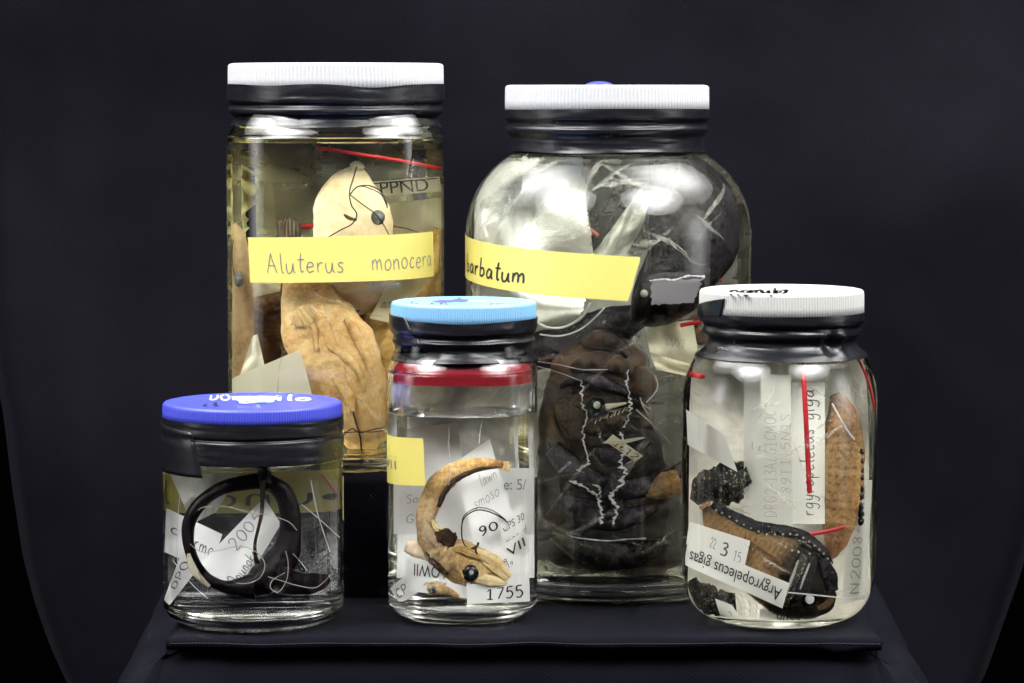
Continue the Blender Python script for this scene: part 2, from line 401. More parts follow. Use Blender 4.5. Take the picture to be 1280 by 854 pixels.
# handwriting: strokes in an em box, baseline 0, x-height .5
H = {
 'A': (.62, [[(0, 0), (.28, 1.0)], [(.28, 1.0), (.36, .6), (.56, 0)], [(.08, .38), (.5, .36)]]),
 'l': (.2, [[(.08, 1.0), (.07, .5), (.1, .05), (.2, 0)]]),
 'u': (.5, [[(.03, .5), (.02, .2), (.12, 0), (.3, .1), (.4, .5)], [(.4, .5), (.4, .15), (.5, 0)]]),
 't': (.36, [[(.17, .95), (.15, .4), (.2, .03), (.34, .06)], [(0, .62), (.36, .64)]]),
 'e': (.46, [[(.03, .25), (.4, .3), (.34, .48), (.16, .48), (.04, .22), (.16, .0), (.42, .08)]]),
 'r': (.38, [[(.05, .5), (.07, 0)], [(.07, .28), (.2, .48), (.36, .46)]]),
 's': (.38, [[(.34, .46), (.14, .5), (.08, .36), (.3, .2), (.26, .02), (.02, .04)]]),
 'm': (.72, [[(.03, .5), (.05, 0)], [(.05, .3), (.2, .5), (.32, .38), (.34, 0)], [(.34, .3), (.5, .5), (.6, .36), (.64, 0)]]),
 'o': (.46, [[(.22, .5), (.04, .34), (.06, .06), (.26, 0), (.42, .2), (.36, .44), (.22, .5)]]),
 'n': (.48, [[(.04, .5), (.05, 0)], [(.05, .3), (.22, .5), (.36, .38), (.4, 0)]]),
 'c': (.4, [[(.36, .42), (.2, .5), (.04, .28), (.12, .02), (.38, .06)]]),
 'a': (.5, [[(.38, .42), (.2, .5), (.04, .26), (.12, .02), (.3, .1), (.4, .46)], [(.4, .46), (.4, .12), (.5, 0)]]),
 'b': (.46, [[(.06, 1.0), (.05, 0)], [(.05, .1), (.2, .0), (.4, .18), (.3, .46), (.08, .38)]]),
 'i': (.2, [[(.08, .5), (.09, .05), (.16, 0)], [(.08, .74), (.11, .77)]]),
 'g': (.48, [[(.38, .42), (.2, .5), (.05, .28), (.14, .04), (.36, .16), (.4, .48)], [(.4, .48), (.4, -.2), (.24, -.42), (.02, -.3)]]),
 'y': (.46, [[(.04, .5), (.12, .1), (.3, .12), (.4, .5)], [(.4, .5), (.34, -.2), (.14, -.42), (.0, -.3)]]),
 'p': (.46, [[(.05, .5), (.04, -.42)], [(.05, .3), (.2, .5), (.4, .32), (.26, .02), (.06, .1)]]),
 'k': (.44, [[(.05, 1.0), (.05, 0)], [(.36, .5), (.08, .24), (.4, 0)]]),
 'd': (.48, [[(.38, .4), (.18, .5), (.04, .24), (.16, .0), (.38, .14)], [(.4, 1.0), (.4, 0)]]),
 'D': (.6, [[(.05, 1.0), (.05, 0)], [(.05, 1.0), (.4, .9), (.52, .5), (.36, .1), (.05, 0)]]),
 'P': (.55, [[(.05, 1.0), (.05, 0)], [(.05, .98), (.38, .95), (.44, .68), (.3, .48), (.05, .46)]]),
 'O': (.66, [[(.32, 1.0), (.06, .72), (.1, .16), (.36, 0), (.58, .3), (.54, .8), (.32, 1.0)]]),
 'M': (.7, [[(.04, 0), (.1, 1.0)], [(.1, 1.0), (.32, .3)], [(.32, .3), (.56, 1.0)], [(.56, 1.0), (.62, 0)]]),
 'C': (.56, [[(.5, .86), (.3, 1.0), (.05, .6), (.16, .06), (.5, .14)]]),
 'B': (.55, [[(.05, 1.0), (.05, 0)], [(.05, 1.0), (.36, .95), (.36, .6), (.08, .52)], [(.08, .52), (.45, .45), (.42, .06), (.05, 0)]]),
 'S': (.5, [[(.44, .88), (.2, 1.0), (.06, .76), (.4, .36), (.34, .02), (.03, .1)]]),
 'L': (.48, [[(.05, 1.0), (.06, 0)], [(.06, 0), (.44, .02)]]),
 'G': (.58, [[(.5, .86), (.28, 1.0), (.05, .55), (.2, .04), (.5, .14), (.5, .44)], [(.5, .44), (.32, .44)]]),
 '0': (.56, [[(.27, 1.0), (.06, .74), (.06, .26), (.27, 0), (.48, .26), (.48, .74), (.27, 1.0)]]),
 '1': (.5, [[(.08, .8), (.28, 1.0)], [(.28, 1.0), (.28, 0)], [(.08, 0), (.46, 0)]]),
 '2': (.52, [[(.05, .8), (.22, 1.0), (.44, .82), (.36, .5), (.05, .02)], [(.05, .0), (.48, 0)]]),
 '3': (.5, [[(.06, .92), (.3, 1.0), (.4, .74), (.18, .54)], [(.18, .54), (.44, .4), (.36, .04), (.04, .06)]]),
 '5': (.52, [[(.42, 1.0), (.1, 1.0)], [(.1, 1.0), (.07, .56)], [(.07, .56), (.3, .64), (.46, .34), (.3, .02), (.05, .08)]]),
 '6': (.52, [[(.4, .98), (.14, .7), (.06, .26), (.26, 0), (.45, .24), (.3, .52), (.08, .34)]]),
 '7': (.5, [[(.04, 1.0), (.46, 1.0)], [(.46, 1.0), (.18, 0)]]),
 '9': (.52, [[(.45, .7), (.24, .46), (.07, .72), (.25, 1.0), (.44, .78), (.38, .3), (.12, .0)]]),
 'N': (.62, [[(.04, 0), (.06, 1.0)], [(.06, 1.0), (.5, .02)], [(.5, .02), (.54, 1.0)]]), 'T': (.56, [[(.02, 1.0), (.54, .98)], [(.28, 1.0), (.27, 0)]]),
 '8': (.5, [[(.4, .86), (.22, 1.0), (.08, .78), (.38, .36), (.26, 0), (.07, .22), (.34, .6), (.4, .86)]]), 'w': (.62, [[(.02, .5), (.14, .02)], [(.14, .02), (.3, .4)], [(.3, .4), (.42, .02)], [(.42, .02), (.58, .5)]]), 'z': (.42, [[(.04, .5), (.36, .48)], [(.36, .48), (.04, .02)], [(.04, .02), (.38, .02)]]),
 '/': (.4, [[(.02, -.05), (.36, 1.0)]]), '-': (.4, [[(.05, .42), (.34, .44)]]), '.': (.2, [[(.06, .02), (.1, .05)]]), ' ': (.45, []),
 '"': (.3, [[(.06, .95), (.07, .8)], [(.2, .95), (.2, .8)]]),
}
def ribbon(pts, w):
    L, n = [], len(pts)
    V = []
    for i, p in enumerate(pts):
        a, b = pts[max(i - 1, 0)], pts[min(i + 1, n - 1)]
        tx, ty = b[0] - a[0], b[1] - a[1]
        l = math.hypot(tx, ty) or 1
        k = (w[i] if isinstance(w, list) else w) * 0.5 * (0.8 if i in (0, n - 1) else 1)
        V += [(p[0] - ty / l * k, p[1] + tx / l * k), (p[0] + ty / l * k, p[1] - tx / l * k)]
    return V, [(2 * i, 2 * i + 1, 2 * i + 3, 2 * i + 2) for i in range(n - 1)]
def script_2d(text, w=0.09, jitter=0.03, seed=1):
    rnd = random.Random(seed); x, out = 0.0, []
    for ch in text:
        adv, strokes = H.get(ch, H['o'])
        dy = rnd.uniform(-jitter, jitter); sk = rnd.uniform(-.05, .08)
        for s in strokes:
            q = [(x + a + sk * b, b + dy) for a, b in s]
            n = max(1, (len(q) - 1)) * (4 if len(q) > 2 else 2)
            out.append(ribbon(catmull(q, n), w))
        x += adv + 0.13
    V, F = merge(*out)
    return V, F, x - 0.13
def put_script(text, surf, box, w=0.09, mat=None, name='handwriting', seed=1, off=0.02, jitter=0.03):
    """box = (u0, v_baseline, u1, v_top): the text is stretched between u0 and u1; v grows downwards"""
    V, F, W = script_2d(text, w, jitter, seed)
    u0, vb, u1, vt = box
    P = [surf(lerp(u0, u1, x / W), lerp(vb, vt, y), off) for x, y in V]
    return Part(name, P, F, mat or M_INK, smooth=False)
def put_print(text, surf, box, mat=None, off=0.02, name='lettering'):
    V, F = FONT[text]
    u0, v1, u1, v0 = box
    off = max(off, 0.04)
    return Part(name, [surf(lerp(u0, u1, x), lerp(v1, v0, y), off) for x, y in V], F, mat or M_INK, smooth=False)

# ------------------------------------------------------------------ round and rounded-square bodies
def sup(phi, p):
    if p <= 2.001: return 1.0
    return (abs(math.sin(phi)) ** p + abs(math.cos(phi)) ** p) ** (-1.0 / p)
def lathe(rows, X, Y, seg=128, rib=None):
    """rows: (z, r, p); r = 0 makes a pole. rib: (count, depth) per row index set"""
    V, F, prev = [], [], None
    for k, row in enumerate(rows):
        z, r, p = row[:3]
        if r < 1e-6:
            V.append((X, Y, z)); cur = [len(V) - 1]
        else:
            i0 = len(V)
            for i in range(seg):
                a = 2 * math.pi * i / seg
                rr = r * sup(a, p)
                if len(row) > 3: rr += row[3](a) if callable(row[3]) else 0
                zz = z + (row[4](a) if len(row) > 4 and row[4] else 0)
                V.append((X + rr * math.sin(a), Y - rr * math.cos(a), zz))
            cur = list(range(i0, i0 + seg))
        if prev is not None:
            n = max(len(prev), len(cur))
            for i in range(n):
                j = (i + 1) % n
                if len(prev) == 1 and len(cur) > 1: F.append((prev[0], cur[j], cur[i]))
                elif len(cur) == 1 and len(prev) > 1: F.append((prev[i], prev[j], cur[0]))
                elif len(prev) > 1: F.append((prev[i], prev[j], cur[j], cur[i]))
        prev = cur
    return V, F

class Jar:
    def __init__(s, ax, Yz, prof, p=2.0, wall=0.28, base=0.8, level=0, n=1.36):
        """prof: (py, half width in px) down the silhouette from under the lid to the base"""
        s.ax, s.Y, s.z0 = ax, Yz[0], Yz[1]
        s.X = at_y(ax, 427, s.Y).x
        s.k = (at_y(ax + 100, 427, s.Y).x - s.X) / 100
        s.p, s.wall, s.base, s.n, s.level = p, wall, base, n, level
        s.prof = prof
        smp = catmull([(float(a), float(b)) for a, b in prof], 60)
        s.tab = sorted((s.z(py), hw * s.k) for py, hw in smp)
        s.R = max(r for _, r in s.tab)
        s.ztop = s.tab[-1][0]
        s.zs = s.z(prof[1][0])
        s.level_z = s.z(level)
    def z(s, py): return at_y(s.ax, py, s.Y).z
    def r(s, z): return interp(s.tab, z)
    def pz(s, z):                      # round neck, rounded-square body
        return 2.0 + (s.p - 2.0) * smooth01((s.ztop - z) / 1.2)
    def rad(s, phi, z): return s.r(z) * sup(phi, s.pz(z))
    def out(s, phi, z, off=0.0):
        r = s.rad(phi, z) + off
        return Vector((s.X + r * math.sin(phi), s.Y - r * math.cos(phi), z))
    def front(s, px, py, off=0.0):
        """(phi, z) where a sight line meets the front of the outer wall"""
        d = ray(px, py)
        y = s.Y - s.R
        lo, hi = s.Y - s.R * 1.3, s.Y
        for _ in range(32):
            y = 0.5 * (lo + hi)
            q = CAM + d * ((y - CAM.y) / d.y)
            ph = math.atan2(q.x - s.X, -(q.y - s.Y))
            if math.hypot(q.x - s.X, q.y - s.Y) > s.rad(ph, q.z): lo = y
            else: hi = y
        q = CAM + d * ((y - CAM.y) / d.y)
        return math.atan2(q.x - s.X, -(q.y - s.Y)), q.z
    def inside(s, px, py, d=-99.0, gap=0.4):
        """the point inside the filled jar that shows at (px, py) through glass and liquid, d cm behind (+) or before (-) the axis"""
        zz = s.z(py); hw = s.r(zz) / s.k
        px = min(max(px, s.ax - hw * 0.97), s.ax + hw * 0.97)
        ph, z = s.front(px, py)
        q = s.out(ph, z)
        e = 1e-3
        t = s.out(ph + e, z) - s.out(ph - e, z)
        nrm = Vector((t.y, -t.x, 0)).normalized()
        v = ray(px, py).normalized()
        eta = 1.0 / (s.n if py > s.level else 1.02)
        c = -nrm.dot(v)
        kk = 1 - eta * eta * (1 - c * c)
        w = (v * eta + nrm * (eta * c - math.sqrt(max(kk, 0)))).normalized()
        # allowed stretch along the refracted ray
        def ok(tt):
            g = q + w * tt
            ph2 = math.atan2(g.x - s.X, -(g.y - s.Y))
            return math.hypot(g.x - s.X, g.y - s.Y) < s.rad(ph2, min(max(g.z, s.z0), s.ztop)) - s.wall - gap
        tt = (s.Y + d - q.y) / w.y
        if tt > s.wall + gap and ok(tt):
            g = q + w * tt
            g.z = max(g.z, s.z0 + s.base + 0.1)
            return g
        N = 60; Lmax = 2.2 * s.R
        good = [i for i in range(1, N) if ok(Lmax * i / N)]
        if good:
            def edge(bad, fine):
                for _ in range(14):
                    mid = 0.5 * (bad + fine)
                    if ok(mid): fine = mid
                    else: bad = mid
                return fine
            a, b = Lmax * good[0] / N, Lmax * good[-1] / N
            if tt <= a: tt = edge(a - Lmax / N, a)
            elif tt >= b: tt = edge(b + Lmax / N, b)
        else: tt = s.wall + gap
        g = q + w * tt
        g.z = max(g.z, s.z0 + s.base + 0.1)
        return g
    # ---- the jar's own parts
    def glass(s, mat):
        zt, w = s.ztop, s.wall
        n = 40
        rb = s.r(s.z0 + 0.02)
        rows = [(s.z0 + 0.35, 0, 2), (s.z0 + 0.3, rb * 0.45, s.p), (s.z0 + 0.08, rb * 0.8, s.p)]
        zs = [s.z0 + (zt - s.z0) * (i / n) for i in range(n + 1)]
        zs = sorted(set(zs + [s.z0 + x for x in (0.1, 0.25, 0.4, 0.6, 0.9, 1.2)] + [a for a, _ in s.tab if a > s.z0 and a < zt]))
        for z in zs: rows.append((z, s.r(z), s.pz(z)))
        rows.append((zt + 0.05, s.r(zt) - w * 0.5, 2))
        # the inner wall is bare glass down to the liquid; below, the liquid's own skin is the boundary
        for z in reversed(zs):
            if z > s.level_z: rows.append((z, s.r(z) - w, s.pz(z)))
        rows.append((s.level_z, s.r(s.level_z) - w, s.pz(s.level_z)))
        return Part('glass_body', *lathe(rows, s.X, s.Y), mat)
    def liquid(s, mat):
        zb = s.z0 + s.base
        rr = s.r(zb + 0.55) - s.wall
        rows = [(zb + 0.18, 0, 2), (zb + 0.12, rr * 0.4, s.p), (zb, rr * 0.85, s.p), (zb + 0.08, rr * 0.94, s.p), (zb + 0.25, rr * 0.985, s.p)]
        for i in range(41):
            z = zb + 0.55 + (s.level_z - zb - 0.55) * i / 40
            rows.append((z, s.r(z) - s.wall, s.pz(z)))
        n_wall = None
        z, R, q = rows[-1]
        V1, F1 = lathe(rows, s.X, s.Y)
        V2, F2 = lathe([(z, R, q), (z - 0.03, R - 0.06, q), (z - 0.05, R - 0.18, q), (z - 0.055, R * 0.5, q), (z - 0.055, 0, 2)], s.X, s.Y)
        V, F = merge((V1, F1), (V2, F2))
        p = Part('liquid', V, F, mat[0])
        p.mat2, p.split = mat[1], len(F1)
        return p
    def lid(s, dx, rows_px, mat, kids=(), ribs=190, depth=0.045, seg=None):
        """rows_px: (py at the side, hw): top rim .. lower edge"""
        X = s.X + dx * s.k
        (pt, hw), (pb, _) = rows_px
        zt, zb, R = s.z(pt), s.z(pb), hw * s.k
        seg = seg or ribs * 4
        rf = lambda a: depth * (0.5 - 0.5 * math.cos(a * ribs)) - depth * 0.5
        rows = [(zt - 0.02, 0, 2), (zt - 0.02, R * 0.86, 2), (zt + 0.03, R * 0.88, 2), (zt + 0.03, R * 0.955, 2), (zt, R * 0.985, 2), (zt - 0.07, R, 2),
                (zt - 0.16, R, 2, rf), (lerp(zt, zb, .6), R + 0.01, 2, rf), (zb, R + 0.01, 2, rf), (zb - 0.02, R - 0.08, 2), (zb - 0.02, R - 0.35, 2), (zt - 0.2, R - 0.4, 2), (zt - 0.22, 0, 2)]
        s.lidX, s.lidz, s.lidR = X, zt, R
        V, F = lathe(rows, X, s.Y, seg)
        F = [tuple(reversed(f)) for f in F]
        return Part('lid', V, F, mat, list(kids))
    def on_lid(s, px, py, off=0.02):
        q = at_z(px, py, s.lidz - 0.02 + off)
        return q
    def wrap(s, rows_px, dx=0, top=None, bottom=None, seg=160, seed=0, rough=0.03, fold=None):
        """black tape wound round lid edge and neck: rows (py at the side, hw)"""
        X = s.X + dx * s.k
        pts = catmull([(float(a), float(b)) for a, b in rows_px], len(rows_px) * 5)
        zt, zb = s.z(pts[0][0]), s.z(pts[-1][0])
        rows = []
        def mk(z, R, t):
            def dr(a):
                v = rough * (nz(math.sin(a) * 2.2 + seed, math.cos(a) * 2.2, z * 2.5) + 0.6 * nz(math.sin(a) * 6 + seed, math.cos(a) * 6, z * 5))
                v += 0.022 * nz(math.cos(a) * 1.6, math.sin(a) * 1.6 + seed, z * 6 + math.sin(a) * 1.5) + 0.02 * abs(nz(math.cos(a) * 3 + z * 2, math.sin(a) * 3 + seed, z * 3.5))
                if fold: v += fold(a, t)
                return v
            def dz(a):
                return (top(a) if top else 0) * (1 - smooth01(t / 0.35)) + (bottom(a) if bottom else 0) * smooth01((t - 0.7) / 0.3)
            return (z, R, 2, dr, dz)
        n = len(pts)
        for i, (py, hw) in enumerate(pts): rows.append(mk(s.z(py), hw * s.k + 0.025, i / (n - 1)))
        first, last = rows[0], rows[-1]
        inner = [(q[0], q[1] - 0.045, 2, q[3], q[4]) for q in reversed(rows)]
        rows = rows + inner + [rows[0]]
        s.taptab = sorted((s.z(py), hw * s.k + 0.025) for py, hw in pts); s.tapX = X
        V, F = lathe(rows, X, s.Y, seg)
        return Part('black_tape', V, [tuple(reversed(f)) for f in F], M_VINYL)
    def tape_patch(s, name, quad, off=0.035, n=16, m=14, mat=None):
        """a loose end of the tape: quad of (px, py) corners TL TR BR BL on the wrap's front"""
        V = []
        def hit(px, py):
            d = ray(px, py); lo, hi = s.Y - s.R * 1.3, s.Y
            for _ in range(32):
                y = 0.5 * (lo + hi); q = CAM + d * ((y - CAM.y) / d.y)
                if math.hypot(q.x - s.tapX, q.y - s.Y) > interp(s.taptab, q.z): lo = y
                else: hi = y
            return math.atan2(q.x - s.tapX, -(q.y - s.Y)), q.z
        c = [hit(*q) if len(q) == 2 else (q[0], s.z(q[1])) for q in quad]
        for th in (off, off - 0.02):
            for j in range(m):
                for i in range(n):
                    u, v = i / (n - 1), j / (m - 1)
                    a = lerp(lerp(c[0][0], c[1][0], u), lerp(c[3][0], c[2][0], u), v)
                    z = lerp(lerp(c[0][1], c[1][1], u), lerp(c[3][1], c[2][1], u), v)
                    r = interp(s.taptab, z) + th + 0.01 * nz(a * 4, z * 3, 2.2)
                    V.append((s.tapX + r * math.sin(a), s.Y - r * math.cos(a), z))
        F1 = grid_faces(n, m)
        F = F1 + [tuple(x + n * m for x in reversed(f)) for f in F1]
        ring = [i for i in range(n)] + [j * n + n - 1 for j in range(1, m)] + [(m - 1) * n + i for i in range(n - 2, -1, -1)] + [j * n for j in range(m - 2, 0, -1)]
        for a, b in zip(ring, ring[1:] + ring[:1]): F.append((a, a + n * m, b + n * m, b))
        return Part(name, V, F, mat or M_VINYL)
    def label_tape(s, tl, tr, br, bl, mat=None, marks=(), n=60, m=10, off=0.015, name='yellow_tape', wave=0.0):
        """paper tape stuck on the outside; corners as (px, py) or ('a', phi, py)"""
        c = [s.front(*q) if len(q) == 2 else (q[1], s.z(q[2])) for q in (tl, tr, br, bl)]
        z_ = c[0][1]
        def surf(u, v, o=0.0):
            a = lerp(lerp(c[0][0], c[1][0], u), lerp(c[3][0], c[2][0], u), v)
            z = lerp(lerp(c[0][1], c[1][1], u), lerp(c[3][1], c[2][1], u), v)
            z += wave * math.sin(u * 7 + 1)
            return s.out(a, z, off + o + 0.006 * nz(a * 3, z, 1.7))
        V = []
        for j in range(m):
            for i in range(n):
                u, v = i / (n - 1), j / (m - 1)
                lift = 0.03 * max(0, nz(u * 9, 3.1, z_)) * abs(2 * v - 1) ** 3 if wave else 0
                V.append(surf(u + (0.004 * nz(v * 6, 2.2, z_) if i in (0, n - 1) else 0), v, lift))
        F = grid_faces(n, m)
        return Part(name, V, F, mat or M_YELLOW, [mk(surf) for mk in marks])

def folds(J, seed, n, box, d=-99, gap=.18, wmax=9, lmax=110, ang=(-70, 70)):
    """creases of a film bag, each a raised tapering ridge"""
    rnd = random.Random(seed); out = []
    for k in range(n):
        x, y = rnd.uniform(box[0], box[2]), rnd.uniform(box[1], box[3])
        a = R_(rnd.uniform(*ang)); l = rnd.uniform(.3, 1) * lmax; bend = rnd.uniform(-.25, .25)
        pts = [(x + l * (t - .5) * math.cos(a + bend * (t - .5)), y + l * (t - .5) * math.sin(a + bend * (t - .5)) + 4 * nz(t * 3 + k, seed, 1)) for t in (0, .2, .4, .6, .8, 1)]
        pts = [(min(max(p[0], box[0]), box[2]), min(max(p[1], box[1]), box[3])) for p in pts]
        q = catmull(pts, 22); w0 = rnd.uniform(.8, wmax)
        w = [w0 * math.sin(math.pi * (i + .5) / len(q)) * (.6 + .8 * abs(nz(i * .4, k, seed))) + .4 for i in range(len(q))]
        V2, F2 = ribbon(q, w)
        V3 = [J.inside(px, py, d + (.12 if i % 2 else -.06), gap + (.1 if i % 2 else 0)) for i, (px, py) in enumerate(V2)]
        out.append(Part('film_fold', V3, F2, M_FOLD))
    return out
R_ = math.radians
# ------------------------------------------------------------------ contents: sheets, bodies, threads
def sheet_surface(jar, c, d, gap=0.4, curl=0.0, seed=0.0, tilt=(0, 0)):
    def surf(u, v, off=0.0):
        px = lerp(lerp(c[0][0], c[1][0], u), lerp(c[3][0], c[2][0], u), v)
        py = lerp(lerp(c[0][1], c[1][1], u), lerp(c[3][1], c[2][1], u), v)
        dd = d + tilt[0] * (u - .5) + tilt[1] * (v - .5) + curl * nz(u * 2.2 + seed, v * 2.2, seed * 1.7)
        return jar.inside(px, py, dd - off, gap - off * (1 if d < -50 or gap < 0.9 else 0))
    return surf
def sheet(jar, c, d, mat, name='sheet', gap=0.4, curl=0.0, seed=0.0, n=16, m=12, marks=(), rag=0.0, tilt=(0, 0), hole=None):
    surf = sheet_surface(jar, c, d, gap, curl, seed, tilt)
    V = []
    for j in range(m):
        for i in range(n):
            u, v = i / (n - 1), j / (m - 1)
            if rag:
                if j == 0: v += rag * (0.5 + nz(u * 9, seed, 3.3) + 0.5 * nz(u * 25, seed, 1.3))
                if j == m - 1: v -= rag * (0.5 + nz(u * 9, seed, 7.3))
                if i == 0: u += rag * 0.6 * (0.5 + nz(v * 9, seed, 5.1))
                if i == n - 1: u -= rag * 0.6 * (0.5 + nz(v * 9, seed, 9.1))
            V.append(surf(u, v))
    return Part(name, V, grid_faces(n, m), mat, [mk(surf) for mk in marks])
def tube(jar, path, mat, name='body', nres=64, nseg=30, wob=0.06, seed=0.0, gap=0.25, kids=None, sq=2.0):
    """a body along (px, py, d, half width px, half depth cm)"""
    P = catmull(path, nres)
    V, UV = [], []
    n = len(P)
    for i, (px, py, d, hw, hd) in enumerate(P):
        a, b = P[max(i - 1, 0)], P[min(i + 1, n - 1)]
        tx, ty = b[0] - a[0], b[1] - a[1]; l = math.hypot(tx, ty) or 1
        nx, ny = -ty / l, tx / l
        hw, hd = max(hw, 0.3), max(hd, 0.01)
        for k in range(nseg):
            t = 2 * math.pi * k / nseg
            f = 1 + wob * (nz(i * 0.22 + seed, math.cos(t) * 1.3, math.sin(t) * 1.3) + 0.5 * nz(i * 0.6 + seed, math.cos(t) * 3, math.sin(t) * 3) + 0.35 * nz(px * .11 + seed, py * .11, math.cos(t) * 6 + math.sin(t) * 2))
            qx, qy = px + nx * hw * f * math.cos(t), py + ny * hw * f * math.cos(t)
            sd = math.sin(t)
            g = 1 + wob * (1.3 * nz(qx * .05 + seed, qy * .05, sd) + 1.0 * nz(qx * .12 + seed, qy * .12, sd + 3) + 0.7 * nz(qx * .28, qy * .28 + seed, sd + 7)) - wob * 1.1 * (1 - abs(nz(qx * .07 - seed, qy * .07, sd + 5)) * 2.2) ** 5
            V.append(jar.inside(qx, qy, d - hd * f * g * sd, gap))
            UV.append((i / (n - 1), k / nseg))
    F = grid_faces(nseg, n, True)
    F.append(tuple(range(nseg))); F.append(tuple(reversed(range((n - 1) * nseg, n * nseg))))
    return Part(name, V, F, mat, kids, uv=UV)
def fan(jar, root, tip, d, mat, name='fin', nr=30, nt=8, ruff=0.06, gap=0.25, rays=9, ragged=0.08, tipd=0.0):
    """a thin fin spread between the polyline ROOT and the polyline TIP"""
    A, B = catmull(root, nr - 1), catmull(tip, nr - 1)
    V, UV = [], []
    for s_ in (0, 1):
        for i in range(nr):
            for j in range(nt):
                t = j / (nt - 1) * (1 - ragged * (0.5 + nz(i * 0.9, 2.1, d)))
                x, y = lerp(A[i][0], B[i][0], t), lerp(A[i][1], B[i][1], t)
                th = 0.05 * (1 - 0.8 * t) + 0.01
                V.append(jar.inside(x, y, d + tipd * t + ruff * math.sin(i / nr * rays * 6.28) * t + (th if s_ else -th), gap)); UV.append((j / (nt - 1), i / (nr - 1)))
    f = grid_faces(nt, nr); k = nr * nt
    F = f + [tuple(x + k for x in reversed(q)) for q in f]
    ring = [i for i in range(nt)] + [j * nt + nt - 1 for j in range(1, nr)] + [(nr - 1) * nt + i for i in range(nt - 2, -1, -1)] + [j * nt for j in range(nr - 2, 0, -1)]
    for a, b in zip(ring, ring[1:] + ring[:1]): F.append((a, a + k, b + k, b))
    return Part(name, V, F, mat, uv=UV)
def ball(jar, px, py, d, r, rd, mat, name='eye', kids=None, ry=None, n=18, m=10, gap=0.2):
    V = []
    for j in range(m + 1):
        th = math.pi * j / m
        for i in range(n):
            a = 2 * math.pi * i / n
            V.append(jar.inside(px + r * math.sin(th) * math.cos(a), py + (ry or r) * math.sin(th) * math.sin(a), d - rd * math.cos(th), gap))
    return Part(name, V, grid_faces(n, m + 1, True), mat, kids)
def wire(pts, rad, mat, name='thread', seg=7, n=None, taper=False):
    P = [Vector(p) for p in catmull([tuple(p) for p in pts], n or len(pts) * 6)]
    V = []
    for i, p in enumerate(P):
        t = (P[min(i + 1, len(P) - 1)] - P[max(i - 1, 0)]).normalized()
        a = t.cross(Vector((0.1, 1, 0.05))).normalized(); b = t.cross(a)
        r = rad * (1 - 0.85 * i / (len(P) - 1)) if taper else rad
        for k in range(seg):
            q = 2 * math.pi * k / seg
            V.append(p + a * (r * math.cos(q)) + b * (r * math.sin(q)))
    F = grid_faces(seg, len(P), True) + [tuple(range(seg)), tuple(reversed(range((len(P) - 1) * seg, len(P) * seg)))]
    return Part(name, V, F, mat)
def thread(jar, pts, d, rad=0.035, mat=None, name='thread', gap=0.2, n=None):
    return wire([jar.inside(q[0], q[1], q[2] if len(q) > 2 else d, gap) for q in pts], rad, mat or M_THREAD, name, n=n)
def strip(jar, pts, d, w, mat, name='red_seal', gap=0.3, jag=0.0, seed=0):
    q = catmull(pts, len(pts) * 8 if jag else len(pts) * 6)
    if jag: q = [(x + jag * nz(i * 0.55, seed, 1.1) + jag * .35 * nz(i * 1.3, seed, 4.4), y) for i, (x, y) in enumerate(q)]
    if jag: w = [w * (0.25 + 1.6 * abs(nz(i * 0.45, seed, 6.2)) + 1.1 * max(0, nz(i * .23, seed, 2.2))) for i in range(len(q))]
    V, F = ribbon(q, w)
    if jag:
        V = [(x + jag * .16 * nz(k * 1.7, seed, 8.8), y) for k, (x, y) in enumerate(V)]
    top = [jar.inside(x, y, d, gap) for x, y in V]
    bot = [p + Vector((0, 0.03, 0)) for p in top]
    k = len(top)
    F2 = F + [tuple(i + k for i in reversed(f)) for f in F]
    n = k // 2
    for i in range(n - 1):
        F2 += [(2 * i, 2 * i + 2, 2 * i + 2 + k, 2 * i + k), (2 * i + 1, 2 * i + 1 + k, 2 * i + 3 + k, 2 * i + 3)]
    return Part(name, top + bot, F2, mat)

R_ = math.radians
# ------------------------------------------------------------------ the setting
def build_setting():
    # hanging backdrop with rounded lower corners
    Y = 36.0
    nu, nv = 90, 70
    left = [(-200, -40), (440, -16), (520, 0), (620, 12), (700, 24), (760, 40), (810, 58), (854, 78), (900, 110)]
    right = [(-200, 1330), (560, 1320), (690, 1296), (740, 1280), (790, 1262), (854, 1238), (900, 1205)]
    V = []
    for j in range(nv):
        py = lerp(-120, 900, j / (nv - 1))
        xl, xr = interp(left, py), interp(right, py)
        for i in range(nu):
            u = i / (nu - 1)
            q = at_y(lerp(xl, xr, u), py, Y)
            e = min(u, 1 - u)
            w = 2.6 * nz(q.x * 0.045 + 3, q.z * 0.03, 0.3) + 0.6 * nz(q.x * 0.12 + q.z * 0.05, q.z * 0.03, 5.1) + 0.12 * nz(q.x * .3, q.z * .25, 9) + 1.5 * math.sin(0.17 * q.z + 0.06 * q.x + 2.5 * nz(q.x * .03, q.z * .03, 4)) * (0.5 + nz(q.x * .04, q.z * .04, 8))
            w -= 2.2 * math.exp(-((q.x + 27 + 0.05 * q.z) / 3.5) ** 2)
            w += 3.0 * smooth01((0.02 - e) / 0.02)
            V.append((q.x, q.y + w, q.z))
    structure('backdrop', V, grid_faces(nu, nv), M_BACKDROP)
    structure('back_wall', [(-220, 75, -40), (220, 75, -40), (220, 75, 120), (-220, 75, 120)], [(0, 1, 2, 3)], M_DARK)
    structure('floor', [(-220, -60, -24), (220, -60, -24), (220, 76, -24), (-220, 76, -24)], [(0, 1, 2, 3)], M_DARK)

